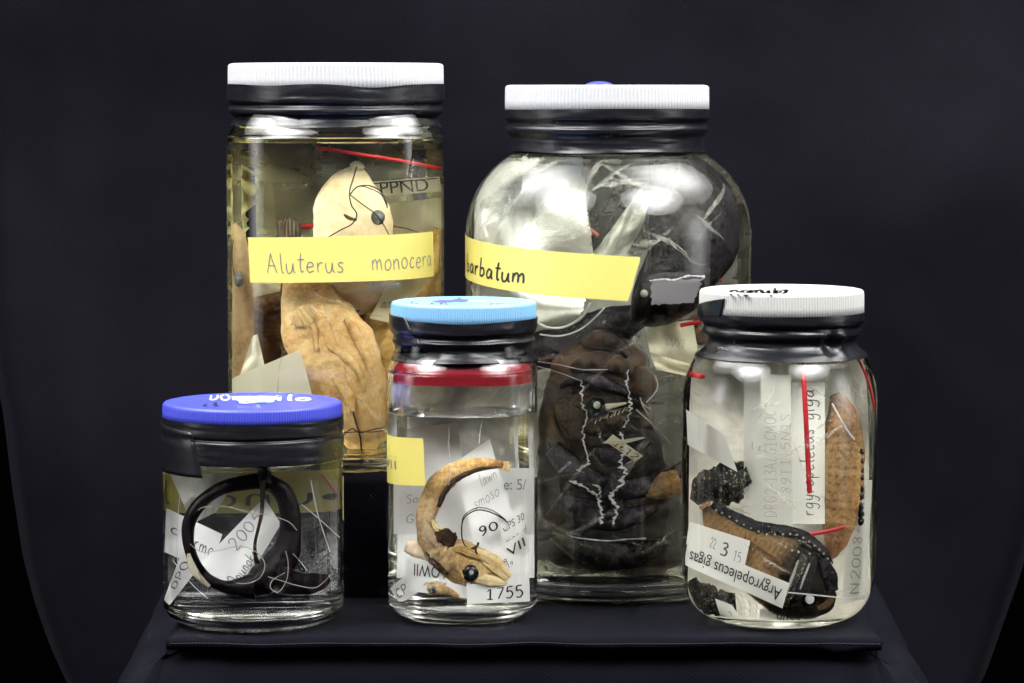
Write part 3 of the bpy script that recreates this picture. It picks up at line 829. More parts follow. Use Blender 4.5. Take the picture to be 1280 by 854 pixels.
def build_plinth():
    # top cloth: a board edge wrapped in cloth, rounded at the front
    prof = [(-0.62, 0.30), (-0.60, 0.05), (-0.45, -0.12), (-0.30, -0.17), (-0.12, -0.10), (-0.02, 0.06), (0.0, 0.30)]   # (z, outward)
    nu = 120
    fx = lambda u: lerp(-17.0, 18.2, u)
    V = []
    rows = []
    for z, o in prof:
        rows.append([(fx(i / (nu - 1)), -17.0 + o + 0.16 * nz(i * .11, 1.0, z), z + 0.09 * nz(i * 0.09, 4, 0) + 0.03 * nz(i * .4, 1, 3) - 0.22 * math.exp(-((i - 112) / 3.0) ** 2) * (z < -.2)) for i in range(nu)])
    m = 40
    for j in range(1, m + 1):
        t = j / m
        y = lerp(-16.5, 13.5, t)
        xs0, xs1 = lerp(-17.2, -18.2, t), lerp(18.4, 19.6, t)
        r = []
        for i in range(nu):
            u = i / (nu - 1)
            x = lerp(xs0, xs1, u)
            e = min(u, 1 - u) * 36
            z = -0.55 * (1 - smooth01(e / 0.55)) + 0.0
            flat = 0.035 * max(0, nz(x * 0.5, y * 0.22, 2.2)) if e > 0.6 else 0
            r.append((x, y, z - 0.02 + flat * 0.5))
        rows.append(r)
    for r in rows: V += r
    top = Part('top_cloth', V, grid_faces(nu, len(rows)), M_TABLECLOTH)
    # stitches along the front hem
    sv, sf = [], []
    for i in range(230):
        x = -16.8 + i * 0.152
        y = -17.20 + 0.16 * nz((x + 17) / 35.2 * (nu - 1) * .11, 1.0, -0.3); z = -0.26 + 0.09 * nz((x + 17) / 35.2 * (nu - 1) * 0.09, 4, 0)
        b = [(x, y, z), (x + 0.085, y, z), (x + 0.085, y, z + 0.035), (x, y, z + 0.035), (x, y + .03, z), (x + 0.085, y + .03, z), (x + 0.085, y + .03, z + 0.035), (x, y + .03, z + 0.035)]
        k = len(sv); sv += b
        sf += [tuple(a + k for a in f) for f in ((0, 1, 2, 3), (5, 4, 7, 6), (3, 2, 6, 7), (1, 0, 4, 5), (0, 3, 7, 4), (2, 1, 5, 6))]
    st = Part('hem_stitch', sv, sf, M_STITCH, stuff=True, smooth=False)
    # skirt hanging from the edge
    pts = [(-19.2, 13.0), (-18.9, 0.0), (-18.4, -10.0), (-17.7, -15.6), (-16.6, -16.75), (-10, -16.8), (0, -16.8), (10, -16.8), (17.2, -16.75), (18.6, -15.8), (19.4, -11), (19.9, 0), (20.4, 13.0)]
    per = catmull(pts, 200)
    nr = 60
    V = []
    for j in range(nr):
        v = j / (nr - 1); z = -0.35 - v * 23.5
        for i, (x, y) in enumerate(per):
            a, b = per[max(i - 1, 0)], per[min(i + 1, len(per) - 1)]
            tx, ty = b[0] - a[0], b[1] - a[1]; l = math.hypot(tx, ty)
            nx, ny = ty / l, -tx / l
            corner = math.exp(-((i - 62) / 14) ** 2) + math.exp(-((i - 139) / 14) ** 2)
            side = 1.0 if i < 62 or i > 139 else 0.25
            fl = 0.0
            h = smooth01(v * 6)
            fl += h * (0.55 * nz(i * 0.10, v * 1.2, 3.0) + 0.3 * nz(i * 0.28 + v * 2.0, v * 0.8, 7.0) + 0.16 * nz(i * 0.11 + v * 5, v * 14, 5))
            fl += h * corner * (0.6 + 1.1 * abs(math.sin(i * 0.33 + 1.2 * v)))
            fl += side * (0.9 * math.sin(min(v * 9, 1.57)) + v * 5.5) - 1.6 * (1 - smooth01(v * 16)) if side > .5 else v * 1.0 - 0.4 * (1 - smooth01(v * 16))
            if side < .5: fl -= 0.42 * math.exp(-((v - 0.03) / 0.03) ** 2)
            V.append((x + nx * fl, y + ny * fl, z))
    n = len(per)
    sk = Part('cloth_skirt', V, [tuple(reversed(f)) for f in grid_faces(n, nr)], M_TABLECLOTH)
    thing('draped_plinth', 'black cloth covered display stand with a stitched hem, under the jars', 'display stand', [top, sk, st], base=Vector((0, -2, -24)))
    # riser under the tall jar
    x0, x1, y0, y1, zt = -15.6, -3.6, -5.0, 7.5, jarA.z0 - 0.01
    V = []; nu = 16
    rows = []
    for z, ins in ((0.03, 0), (zt * .5, 0.05), (zt - 0.5, 0.0), (zt - 0.15, 0.08), (zt - 0.02, 0.28), (zt, 0.6), (zt, 3.0)):
        r = []
        for k in range(nu * 4):
            s_, t = divmod(k, nu); t = t / nu
            q = [(lerp(x0, x1, t), y0), (x1, lerp(y0, y1, t)), (lerp(x1, x0, t), y1), (x0, lerp(y1, y0, t))][s_]
            cx, cy_ = (x0 + x1) / 2, (y0 + y1) / 2
            f = 1 - ins / 6
            w = 0.05 * nz(k * 0.5, z * 0.7, 2) if ins < .3 else 0
            r.append((cx + (q[0] - cx) * f + w, cy_ + (q[1] - cy_) * f + w, z))
        rows.append(r)
    for r in rows: V += r
    F = grid_faces(nu * 4, len(rows), True)
    F.append(tuple(range((len(rows) - 1) * nu * 4, len(rows) * nu * 4)))
    single('display_riser', 'black cloth covered block raising the tallest cylindrical jar', 'riser block', Part('display_riser', V, F, M_TABLECLOTH))

# ------------------------------------------------------------------ the five jars
def yz(ax, py): q = at_z(ax, py, 0.03); return (q.y, 0.03)
zA = at_y(421, 576, 1.0).z
jarA = Jar(421, (1.0, zA), [(98, 116), (135, 118), (154, 126), (160, 130), (170, 134), (185, 134.5), (300, 134.5), (540, 134.5), (558, 133), (569, 128), (576, 117)], p=2.7, level=176, base=0.9)
jarB = Jar(760, yz(760, 730), [(122, 106), (150, 108), (185, 113), (193, 121), (202, 134), (216, 149), (235, 163), (260, 173), (285, 177.5), (320, 178), (500, 178), (690, 178), (712, 175), (724, 166), (730, 150)], level=196, base=1.1, wall=0.32)
jarC = Jar(315, yz(315, 775), [(510, 97), (540, 104), (562, 109), (570, 112.5), (582, 113), (660, 113), (745, 113), (758, 111), (768, 105), (775, 90)], level=566, base=0.75)
jarD = Jar(578, yz(578, 768), [(386, 72), (420, 79), (440, 84), (447, 87), (454, 91), (462, 93.5), (475, 94), (600, 94), (735, 94), (750, 91), (760, 85), (768, 70)], p=2.6, level=512, base=0.8, wall=0.25)
jarE = Jar(975, yz(975, 773), [(372, 83), (402, 85), (425, 89), (438, 101), (445, 106), (455, 112), (470, 117.5), (488, 121), (510, 122), (600, 122), (690, 122), (715, 121), (735, 117), (752, 109), (765, 96), (773, 76)], level=443, base=0.6)

def lid_sticker(jar, corners, mat, seed, lift=0.12, marks=(), name='sticker'):
    n, m = 14, 8
    def surf(u, v, off=0.0):
        px = lerp(lerp(corners[0][0], corners[1][0], u), lerp(corners[3][0], corners[2][0], u), v)
        py = lerp(lerp(corners[0][1], corners[1][1], u), lerp(corners[3][1], corners[2][1], u), v)
        q = jar.on_lid(px, py, 0.03 + off)
        q.z += lift * abs(nz(u * 2.2 + seed, v * 2.2, 1.0))
        return q
    V = []
    for j in range(m):
        for i in range(n):
            u, v = i / (n - 1), j / (m - 1)
            if i in (0, n - 1): u += (-1 if i else 1) * 0.10 * abs(nz(v * 5, seed, 2))
            if j in (0, m - 1): v += (-1 if j else 1) * 0.18 * abs(nz(u * 5, seed, 6))
            V.append(surf(u, v))
    return Part(name, V, [tuple(reversed(f)) for f in grid_faces(n, m)], mat, [k(surf) for k in marks])
def lid_script(jar, text, x0, x1, yb, yt, w, mat, name='handwriting', seed=1):
    return put_script(text, lambda u, v, o: jar.on_lid(lerp(x0, x1, u), lerp(yt, yb, v), o), (0, 1, 1, 0), w, mat, name, seed, 0.012)

def build_jars():
    J = jarA
    lid = J.lid(0.5, [(80, 133), (112, 133)], M_WHITE, ribs=170)
    dip = lambda a: -0.20 * math.exp(-((math.sin(a) - 0.38) / 0.28) ** 2) * (math.cos(a) > 0) - 0.10 * math.exp(-((math.sin(a) + 0.55) / 0.25) ** 2) * (math.cos(a) > 0)
    wr = J.wrap([(105, 134), (118, 134.3), (127, 134), (130, 130), (133, 130), (137, 132.5), (142, 131), (146, 126), (150, 126), (155, 129), (158, 130.5)], 0.5, top=dip, bottom=lambda a: 0.05 * math.sin(a * 3), seed=3)
    tp = J.label_tape((310, 297), (541, 289.5), (542, 345.5), (313, 353.5), wave=0.012, marks=[
        lambda s: put_script('Aluterus', s, (.105, .78, .49, .34), .05, M_PENCIL, seed=4),
        lambda s: put_script('monocera', s, (.63, .76, .975, .30), .05, M_PENCIL, seed=9)])
    thing('specimen_jar', 'tallest glass jar with white lid, raised at the back, yellow tape reading Aluterus monocera', 'jar',
          [J.glass(M_GLASS_G), J.liquid(M_LIQ_Y), lid, wr, tp], 'fish specimen jars', Vector((J.X, J.Y, J.z0)))

    J = jarB
    lid = J.lid(-2, [(107, 126), (138, 126)], M_WHITE, ribs=170)
    n = 12; V = []
    for j in range(7):
        for i in range(n):
            a = 2 * math.pi * i / n; t = j / 6
            rr = 0.75 * math.cos(t * 1.5) * (1 + 0.12 * nz(a, 2, 1))
            V.append((J.lidX - 0.42 + rr * 1.05 * math.cos(a), J.Y + rr * math.sin(a), J.lidz - 0.03 + 0.26 * math.sin(t * 1.5)))
    lid.kids.append(Part('blue_plug', V, grid_faces(n, 7, True) + [tuple(range(6 * n, 7 * n))], M_ROYAL))
    wr = J.wrap([(136, 127), (147, 127), (150, 125), (153, 122.5), (157, 123), (161, 125), (166, 123), (171, 119.5), (177, 119), (184, 119.5), (189, 121)], -2, seed=11, top=lambda a: 0.03 * math.sin(2 * a + 1), bottom=lambda a: 0.04 * math.sin(a * 4))
    tp = J.label_tape(('a', R_(-104), 289), (801, 322), (785, 377), ('a', R_(-104), 342), wave=0.02, marks=[
        lambda s: put_script('barbatum', s, (.225, .80, .615, .37), .115, M_INK, seed=14),
        lambda s: put_script('r', s, (.125, .80, .165, .37), .12, M_INK, seed=2)])
    thing('specimen_jar', 'largest round shouldered jar packed with a black fish, white lid, yellow tape reading barbatum', 'jar',
          [J.glass(M_GLASS_G), J.liquid(M_LIQ_B), lid, wr, tp], 'fish specimen jars', Vector((J.X, J.Y, 0.03)))

    J = jarC
    lid = J.lid(0, [(502, 111.5), (521, 112)], M_ROYAL, ribs=200)
    lid.kids += [lid_script(J, 'DOu', 262, 300, 500, 493, .13, M_PAPER, seed=2), lid_script(J, 'nilo', 322, 388, 500.5, 493.5, .13, M_PAPER, seed=5),
                 lid_sticker(J, [(288, 495.5), (349, 494.5), (343, 503.5), (299, 505)], M_PALEBLUE, 3, 0.10, marks=[lambda s: put_script('mrn', s, (.3, .55, .75, .25), .12, M_PENCIL), lambda s: put_script('ammnr', s, (.2, .85, .8, .6), .12, M_PENCIL)]),
                 lid_script(J, 'il', 252, 275, 508, 503, .12, M_INK, 'worn_mark', 6), lid_script(J, 'rl', 297, 330, 510, 506, .10, M_PENCIL, 'worn_mark', 7)]
    wr = J.wrap([(519, 113), (527, 113.2), (536, 113.2), (538.5, 111), (540.5, 110.8), (543, 113), (548, 113.6), (560, 113.5), (570, 113.2)], 0, seed=21, rough=0.014)
    flap = J.tape_patch('tape_end', [(R_(-88), 524), (240, 541), (254, 598), (R_(-88), 585)], 0.03)
    tp = J.label_tape(('a', R_(87), 596), ('a', R_(268), 598), ('a', R_(268), 648), ('a', R_(87), 650), marks=[
        lambda s: put_script('Opunola', s, (.30, .8, .72, .25), .08, M_PENCIL, seed=3, off=-0.035)])
    thing('specimen_jar', 'small squat jar with a royal blue lid holding a coiled black eel-like fish', 'jar',
          [J.glass(M_GLASS), J.liquid(M_LIQ), lid, wr, flap, tp], 'fish specimen jars', Vector((J.X, J.Y, 0.03)))

    J = jarD
    lid = J.lid(1.5, [(377, 90), (401, 90.5)], M_SKY, ribs=190)
    bl = []
    for k, (x, y, a, b, m_) in enumerate([(555, 376.5, 14, 1.6, M_PURPLE), (575, 375.5, 13, 1.8, M_PURPLE), (597, 376.5, 12, 1.4, m_flat('lilac_marker', (0.36, 0.42, 0.83), .5))]):
        vs = []
        for i in range(18):
            q = 2 * math.pi * i / 18; f = 1 + 0.45 * nz(math.cos(q) * 1.5 + k * 3, math.sin(q) * 1.5, 1)
            vs.append(J.on_lid(x + a * f * math.cos(q), y + b * f * math.sin(q), 0.012 + 0.003 * k))
        bl.append(Part('marker_blot', vs, [tuple(reversed(range(18)))], m_, smooth=False))
    lid.kids += bl + [lid_script(J, 'b rn', 513, 560, 381, 376, .13, M_PENCIL, seed=3), lid_script(J, 'mc', 612, 648, 381, 377, .09, M_PENCIL, seed=8), lid_script(J, 'l', 571, 577, 375, 371, .15, M_PURPLE, seed=8)]
    vdip = lambda a: -0.12 * math.exp(-(math.sin(a) / 0.5) ** 2) * (math.cos(a) > 0)
    wr = J.wrap([(396, 91.5), (409, 91.5), (413, 90), (417, 86.5), (420, 86.5), (424, 89), (428, 86.5), (433, 84), (440, 86), (448, 91.5)], 1.5, top=vdip, seed=33, bottom=lambda a: 0.04 * math.sin(a * 3 + 1))
    flap = J.tape_patch('tape_end', [(R_(-92), 391), (507, 397), (535, 442), (R_(-70), 441)], 0.04)
    red = J.label_tape(('a', R_(-180), 447), ('a', R_(180), 447), ('a', R_(180), 474), ('a', R_(-180), 474), M_REDPAINT, n=120, m=10, off=-0.30, name='red_tape_band', wave=0.02)
    tp = J.label_tape(('a', R_(-104), 541), (529, 548), (532, 607), ('a', R_(-104), 602), marks=[
        lambda s: put_script('wii', s, (.36, .66, .68, .34), .10, M_PENCIL, seed=4)])
    thing('specimen_jar', 'slim jar with a sky blue ribbed lid and dark red band at its shoulder', 'jar',
          [J.glass(M_GLASS), J.liquid(M_LIQ), lid, wr, flap, red, tp], 'fish specimen jars', Vector((J.X, J.Y, 0.03)))

    J = jarE
    lid = J.lid(1.5, [(362, 102), (391, 102.5)], M_WHITE_D, ribs=180)
    lid.kids += [lid_script(J, 'nunuz', 912, 987, 368, 357, .15, M_INK, seed=3), lid_script(J, 'orubi', 925, 985, 366, 360, .15, M_INK, seed=12)]
    fold = lambda a, t: (0.30 * math.exp(-((a - R_(42)) / 0.10) ** 2) - 0.16 * math.exp(-((a - R_(33)) / 0.06) ** 2) + 0.12 * math.exp(-((a - R_(25)) / 0.06) ** 2)) * math.exp(-((t - 0.62) / 0.28) ** 2) + 0.16 * math.exp(-((a - R_(38)) / 0.3) ** 2) * math.exp(-((t - 0.35) / 0.18) ** 2)
    wr = J.wrap([(389, 103), (398, 103), (402, 101), (405, 97), (408, 96.5), (412, 98), (417, 97), (422, 92), (428, 92), (434, 97), (440, 104), (444, 107.5)], 1.5, seed=44, fold=fold, rough=0.02)
    flap = J.tape_patch('tape_end', [(907, 373), (R_(85), 381), (R_(85), 394), (901, 396)], 0.045)
    thing('specimen_jar', 'round shouldered jar with a stained white lid holding silver and rust coloured hatchetfish', 'jar',
          [J.glass(M_GLASS), J.liquid(M_LIQ_B), lid, wr, flap], 'fish specimen jars', Vector((J.X, J.Y, 0.03)))

# ------------------------------------------------------------------ contents
TAGS, BAGS = 'paper tags inside the jars', 'plastic bags inside the jars'
def eye(J, x, y, d, r, rim, lens, rl=0.5, rd=0.25, gap=0.15, ry=None):
    return ball(J, x, y, d, r, rd, rim, 'eye', [ball(J, x + r * .08, y - r * .04, d - rd * .55, r * rl, rd * .62, lens, 'eye_lens', gap=gap - .05)], gap=gap, ry=ry)

def contents_A():
    J = jarA
    single('plastic_bag', 'plastic lining added behind the fish of the tallest jar, olive like reflected softbox light', 'plastic bag',
           sheet(J, [(292, 172), (552, 172), (552, 560), (292, 560)], 3.6, M_FILM_O, curl=1.2, seed=2.0, n=30, m=26, marks=[  # added lining; its olive milkiness stands in for softbox light reflected inside the glass
               lambda s: strip(J, [(372, 284), (440, 279), (512, 273)], 1.2, 6, M_RED, 'red_seal'),
               lambda s: strip(J, [(520, 286), (540, 287), (556, 288)], 1.2, 6, M_RED, 'red_seal')]), BAGS)
    single('plastic_bag', 'clear plastic bag with a slanting red seal near the top of the tallest jar', 'plastic bag',
           sheet(J, [(394, 182), (556, 208), (552, 330), (400, 320)], -3.9, M_FILM, curl=0.7, seed=5.0, n=24, m=16, marks=[
               lambda s: strip(J, [(396, 185), (450, 193), (500, 201), (556, 212)], -4.6, 4.2, M_RED, 'red_seal')]), BAGS)
    # cream head, pointing up
    body = tube(J, [(447, 207, -2.2, 3, .15), (445, 216, -2.3, 17, .5), (441, 233, -2.4, 34, .9), (439, 255, -2.5, 46, 1.2), (441, 280, -2.5, 50, 1.4), (440, 310, -2.4, 49, 1.5), (432, 340, -2.2, 50, 1.5), (425, 375, -1.2, 44, 1.3), (420, 400, -.4, 20, .8)], M_CREAM, seed=1.0, wob=.04, nres=90, nseg=40)
    mouth = tube(J, [(438, 208, -2.75, 3, .12), (447, 206, -2.8, 5, .16), (455, 211, -2.7, 3, .12)], M_BONE, 'mouth', nres=14, nseg=10)
    sp = wire([J.inside(492, 283, -3.2, .1), J.inside(505, 285, -3.3, .1), J.inside(527, 292, -3.2, .1)], 0.07, M_BROWN, 'spine', taper=True)
    gill = tube(J, [(430, 268, -3.75, 1.5, .05), (437, 273, -3.85, 2.5, .06), (446, 275, -3.85, 1.5, .05)], M_BROWN, 'gill_slit', nres=10, nseg=8)
    th = [thread(J, [(446, 208, -3.4), (441, 225, -4.0), (437, 240, -4.3), (439, 256, -4.4), (446, 268, -4.4), (440, 280, -4.4), (425, 288, -4.4), (408, 298, -4.3)], 0, .035, gap=.12),
          thread(J, [(438, 243, -4.35), (446, 234, -4.4), (460, 232, -4.4), (474, 238, -4.3), (482, 250, -4.2), (484, 260, -4.1)], 0, .035, gap=.12),
          thread(J, [(439, 241, -4.4), (449, 233, -4.5), (463, 236, -4.5), (476, 243, -4.3), (483, 256, -4.2)], 0, .03, gap=.1),
          thread(J, [(438, 244, -4.4), (455, 257, -4.4), (470, 268, -4.4), (480, 282, -4.3), (487, 296, -4.2)], 0, .03, gap=.1)]
    thing('preserved_fish', 'cream fish head pointing up with black thread knotted round it, above the yellow tape', 'fish',
          [body, mouth, sp, gill, eye(J, 472, 272, -3.55, 9.5, M_GREY_EYE, M_GREY_LENS, .55, .35)] + th, 'preserved fish')
    # orange-tan fish in its bag, head down
    body = tube(J, [(374, 345, -2.6, 22, .6), (386, 378, -2.9, 38, .9), (400, 410, -3.0, 50, 1.1), (419, 445, -3.1, 54, 1.2), (434, 480, -3.0, 50, 1.2), (446, 515, -2.8, 40, 1.1), (452, 545, -2.6, 28, .9), (455, 566, -2.5, 15, .6), (456, 578, -2.4, 5, .25)], M_PEACH, seed=4.0, wob=.07, nres=90, nseg=40)
    pec = fan(J, [(366, 398), (372, 385), (384, 382)], [(362, 408), (388, 412), (396, 396)], -4.2, M_PEACHFIN, 'pectoral_fin', ruff=.04, gap=.15, ragged=.3)
    fo = [tube(J, p, M_PEACH, 'skin_fold', nres=26, nseg=12, wob=.25, seed=q, gap=.15) for q, p in enumerate((
        [(432, 398, -4.0, 3, .1), (446, 418, -4.15, 7, .2), (458, 445, -4.1, 7, .2), (464, 470, -3.9, 3, .1)], [(404, 430, -4.15, 3, .1), (425, 440, -4.3, 7, .2), (447, 462, -4.2, 6, .2), (455, 490, -4.0, 3, .1)],
        [(415, 470, -4.15, 3, .1), (432, 490, -4.25, 8, .2), (440, 515, -4.1, 5, .15)], [(380, 390, -3.9, 2, .08), (392, 410, -4.1, 5, .15), (396, 438, -4.2, 3, .1)]))]
    th = [thread(J, [(440, 508, -4.2), (444, 525, -4.2), (450, 545, -4.1), (452, 565, -3.8), (454, 576, -3.4)], 0, .045, gap=.12),
          thread(J, [(428, 545, -3.9), (440, 536, -4.2), (450, 541, -4.3), (470, 536, -4.1), (482, 535, -4)], 0, .035, gap=.12),
          thread(J, [(428, 541, -3.9), (446, 540, -4.3), (465, 540, -4.2), (482, 538, -4)], 0, .03, gap=.1)]
    thing('preserved_fish', 'peach tan fish hanging head down with thread round its snout in the tallest jar', 'fish',
          [body, pec] + fo + th, 'preserved fish')
    single('plastic_bag', 'clear creased bag wrapped over the peach tan fish', 'plastic bag',
           sheet(J, [(350, 352), (415, 352), (485, 500), (352, 470)], -4.6, M_FILM, curl=.6, seed=9.0, n=22, m=20, gap=.2, marks=[(lambda s, q=q: q) for q in folds(J, 5, 9, (348, 356, 484, 560), ang=(20, 110))]), BAGS)
    body = tube(J, [(293, 278, -.6, 3, .2), (297, 300, -.9, 11, .6), (299, 340, -1.1, 15, .8), (300, 385, -1.1, 17, .9), (302, 430, -1.0, 16, .9), (303, 465, -.9, 15, .8), (302, 495, -.8, 13, .6)], M_TAN, seed=7.0, wob=.03)
    thing('preserved_fish', 'narrow grey tan fish standing against the side wall of the tallest jar', 'fish',
          [body, eye(J, 299, 349, -2.0, 6, M_GREY_EYE, M_GREY_LENS, .55, .3, ry=10), thread(J, [(292, 300, -1.6), (290, 320, -1.8), (293, 345, -1.9)], 0, .03)], 'preserved fish')
    body = tube(J, [(548, 285, .6, 6, .3), (538, 325, .2, 24, .7), (514, 370, -.4, 42, .9), (488, 420, -.8, 52, 1.0), (478, 475, -.8, 44, 1.0), (472, 525, -.6, 26, .8), (468, 555, -.4, 10, .5)], M_GOLD, seed=10.0, wob=.09)
    fin = fan(J, [(540, 300), (524, 345), (500, 372)], [(556, 300), (556, 360), (540, 400)], .4, M_GOLD, 'dorsal_fin', rays=10)
    thing('preserved_fish', 'golden rayed fish standing behind the peach tan one in the tallest jar', 'fish', [body, fin], 'preserved fish')
    body = tube(J, [(326, 352, 1.2, 16, .6), (330, 375, 1.0, 26, .9), (336, 410, 1.0, 28, 1.0), (342, 450, 1.2, 24, .8), (348, 480, 1.2, 14, .5)], M_BROWN, seed=12.0)
    tail = fan(J, [(350, 320), (362, 322), (376, 320)], [(346, 276), (361, 271), (377, 278)], .6, M_FINGREY, 'tail_fin', rays=7, ruff=.1)
    stalk = tube(J, [(362, 315, .7, 9, .3), (350, 340, .8, 14, .5), (338, 365, .9, 20, .6)], M_BROWN, 'tail_stalk', nres=18, nseg=14, seed=3)
    thing('preserved_fish', 'dark brown fish with a grey striped tail fin standing up behind the cream head', 'fish', [body, tail, stalk], 'preserved fish')
    single('fish_fin', 'pale yellow fin afloat under the shoulder of the tallest jar', 'fin',
           fan(J, [(288, 190), (290, 215), (289, 300)], [(322, 188), (330, 232), (308, 290)], 1.5, M_PALEFIN, ruff=.25, rays=5, ragged=.5), None)
    single('paper_tag', 'blank grey soaked paper tag resting behind the royal blue lid', 'paper tag',
           sheet(J, [(288, 474), (375, 437), (392, 500), (292, 520)], -99, M_PAPER_G, gap=.25, marks=()), TAGS)
    single('paper_tag', 'printed cream tag reading PPND behind the cream fish head', 'paper tag',
           sheet(J, [(466, 227), (549, 221), (552, 239), (468, 246)], -.4, M_PAPER_C, marks=[
               lambda s: put_print('PPND', s, (.10, .88, .82, .08), M_INK), lambda s: strip(J, [(464, 230), (500, 227), (546, 223)], -.9, 1.6, M_INK, 'printed_rule')]), TAGS)
    single('paper_tag', 'blank cream paper below the PPND tag', 'paper tag',
           sheet(J, [(488, 254), (552, 247), (553, 300), (484, 300)], .9, M_PAPER_C, curl=.3), TAGS)
    single('paper_tag', 'cream paper slip with faint pencil dashes under the end of the Aluterus tape', 'paper tag',
           sheet(J, [(486, 352), (540, 345), (492, 405), (462, 398)], -2.6, M_PAPER_C, marks=[
               lambda s: put_script('mcm ocd', s, (.15, .7, .85, .4), .08, M_PENCIL)]), TAGS)
    single('cloth_scrap', 'bluish grey cloth scrap below the Aluterus tape', 'cloth scrap',
           sheet(J, [(420, 340), (475, 340), (470, 362), (447, 392)], -1.9, m_paper('blue_grey_cloth', (.26, .27, .32), .3), curl=.4, seed=4))
    single('paper_tag', 'pale cream paper strip showing above the brown fish beside the narrow grey tan one', 'paper tag',
           sheet(J, [(314, 352), (352, 350), (350, 364), (316, 372)], -.5, M_PAPER_C, curl=.2), TAGS)

    single('plastic_bag', 'small white film corner folded beside the narrow grey tan fish', 'plastic bag',
           sheet(J, [(316, 420), (322, 418), (332, 462), (300, 470)], -3.2, M_MILK, n=10, m=10, curl=.3), BAGS)
    single('paper_tag', 'thin pale slip with dark marks at the left wall of the tallest jar', 'paper tag',
           sheet(J, [(287, 385), (292, 385), (293, 418), (287, 418)], -.9, M_PAPER_C, n=4, m=8, gap=.15, marks=[lambda s: strip(J, [(289, 392), (290, 400), (290, 412)], -1.1, 1.5, M_INK, 'printed_mark', .1)]), TAGS)
    for x, y, lab in ((330, 262, 'tiny bubble beside the grey striped tail fin'), (383, 232, 'tiny bubble left of the cream fish head')):
        single('air_bubble', lab, 'bubble', ball(J, x, y, -4.5, 1.6, .05, M_FOLD, n=10, m=6), 'air bubbles in the jars')

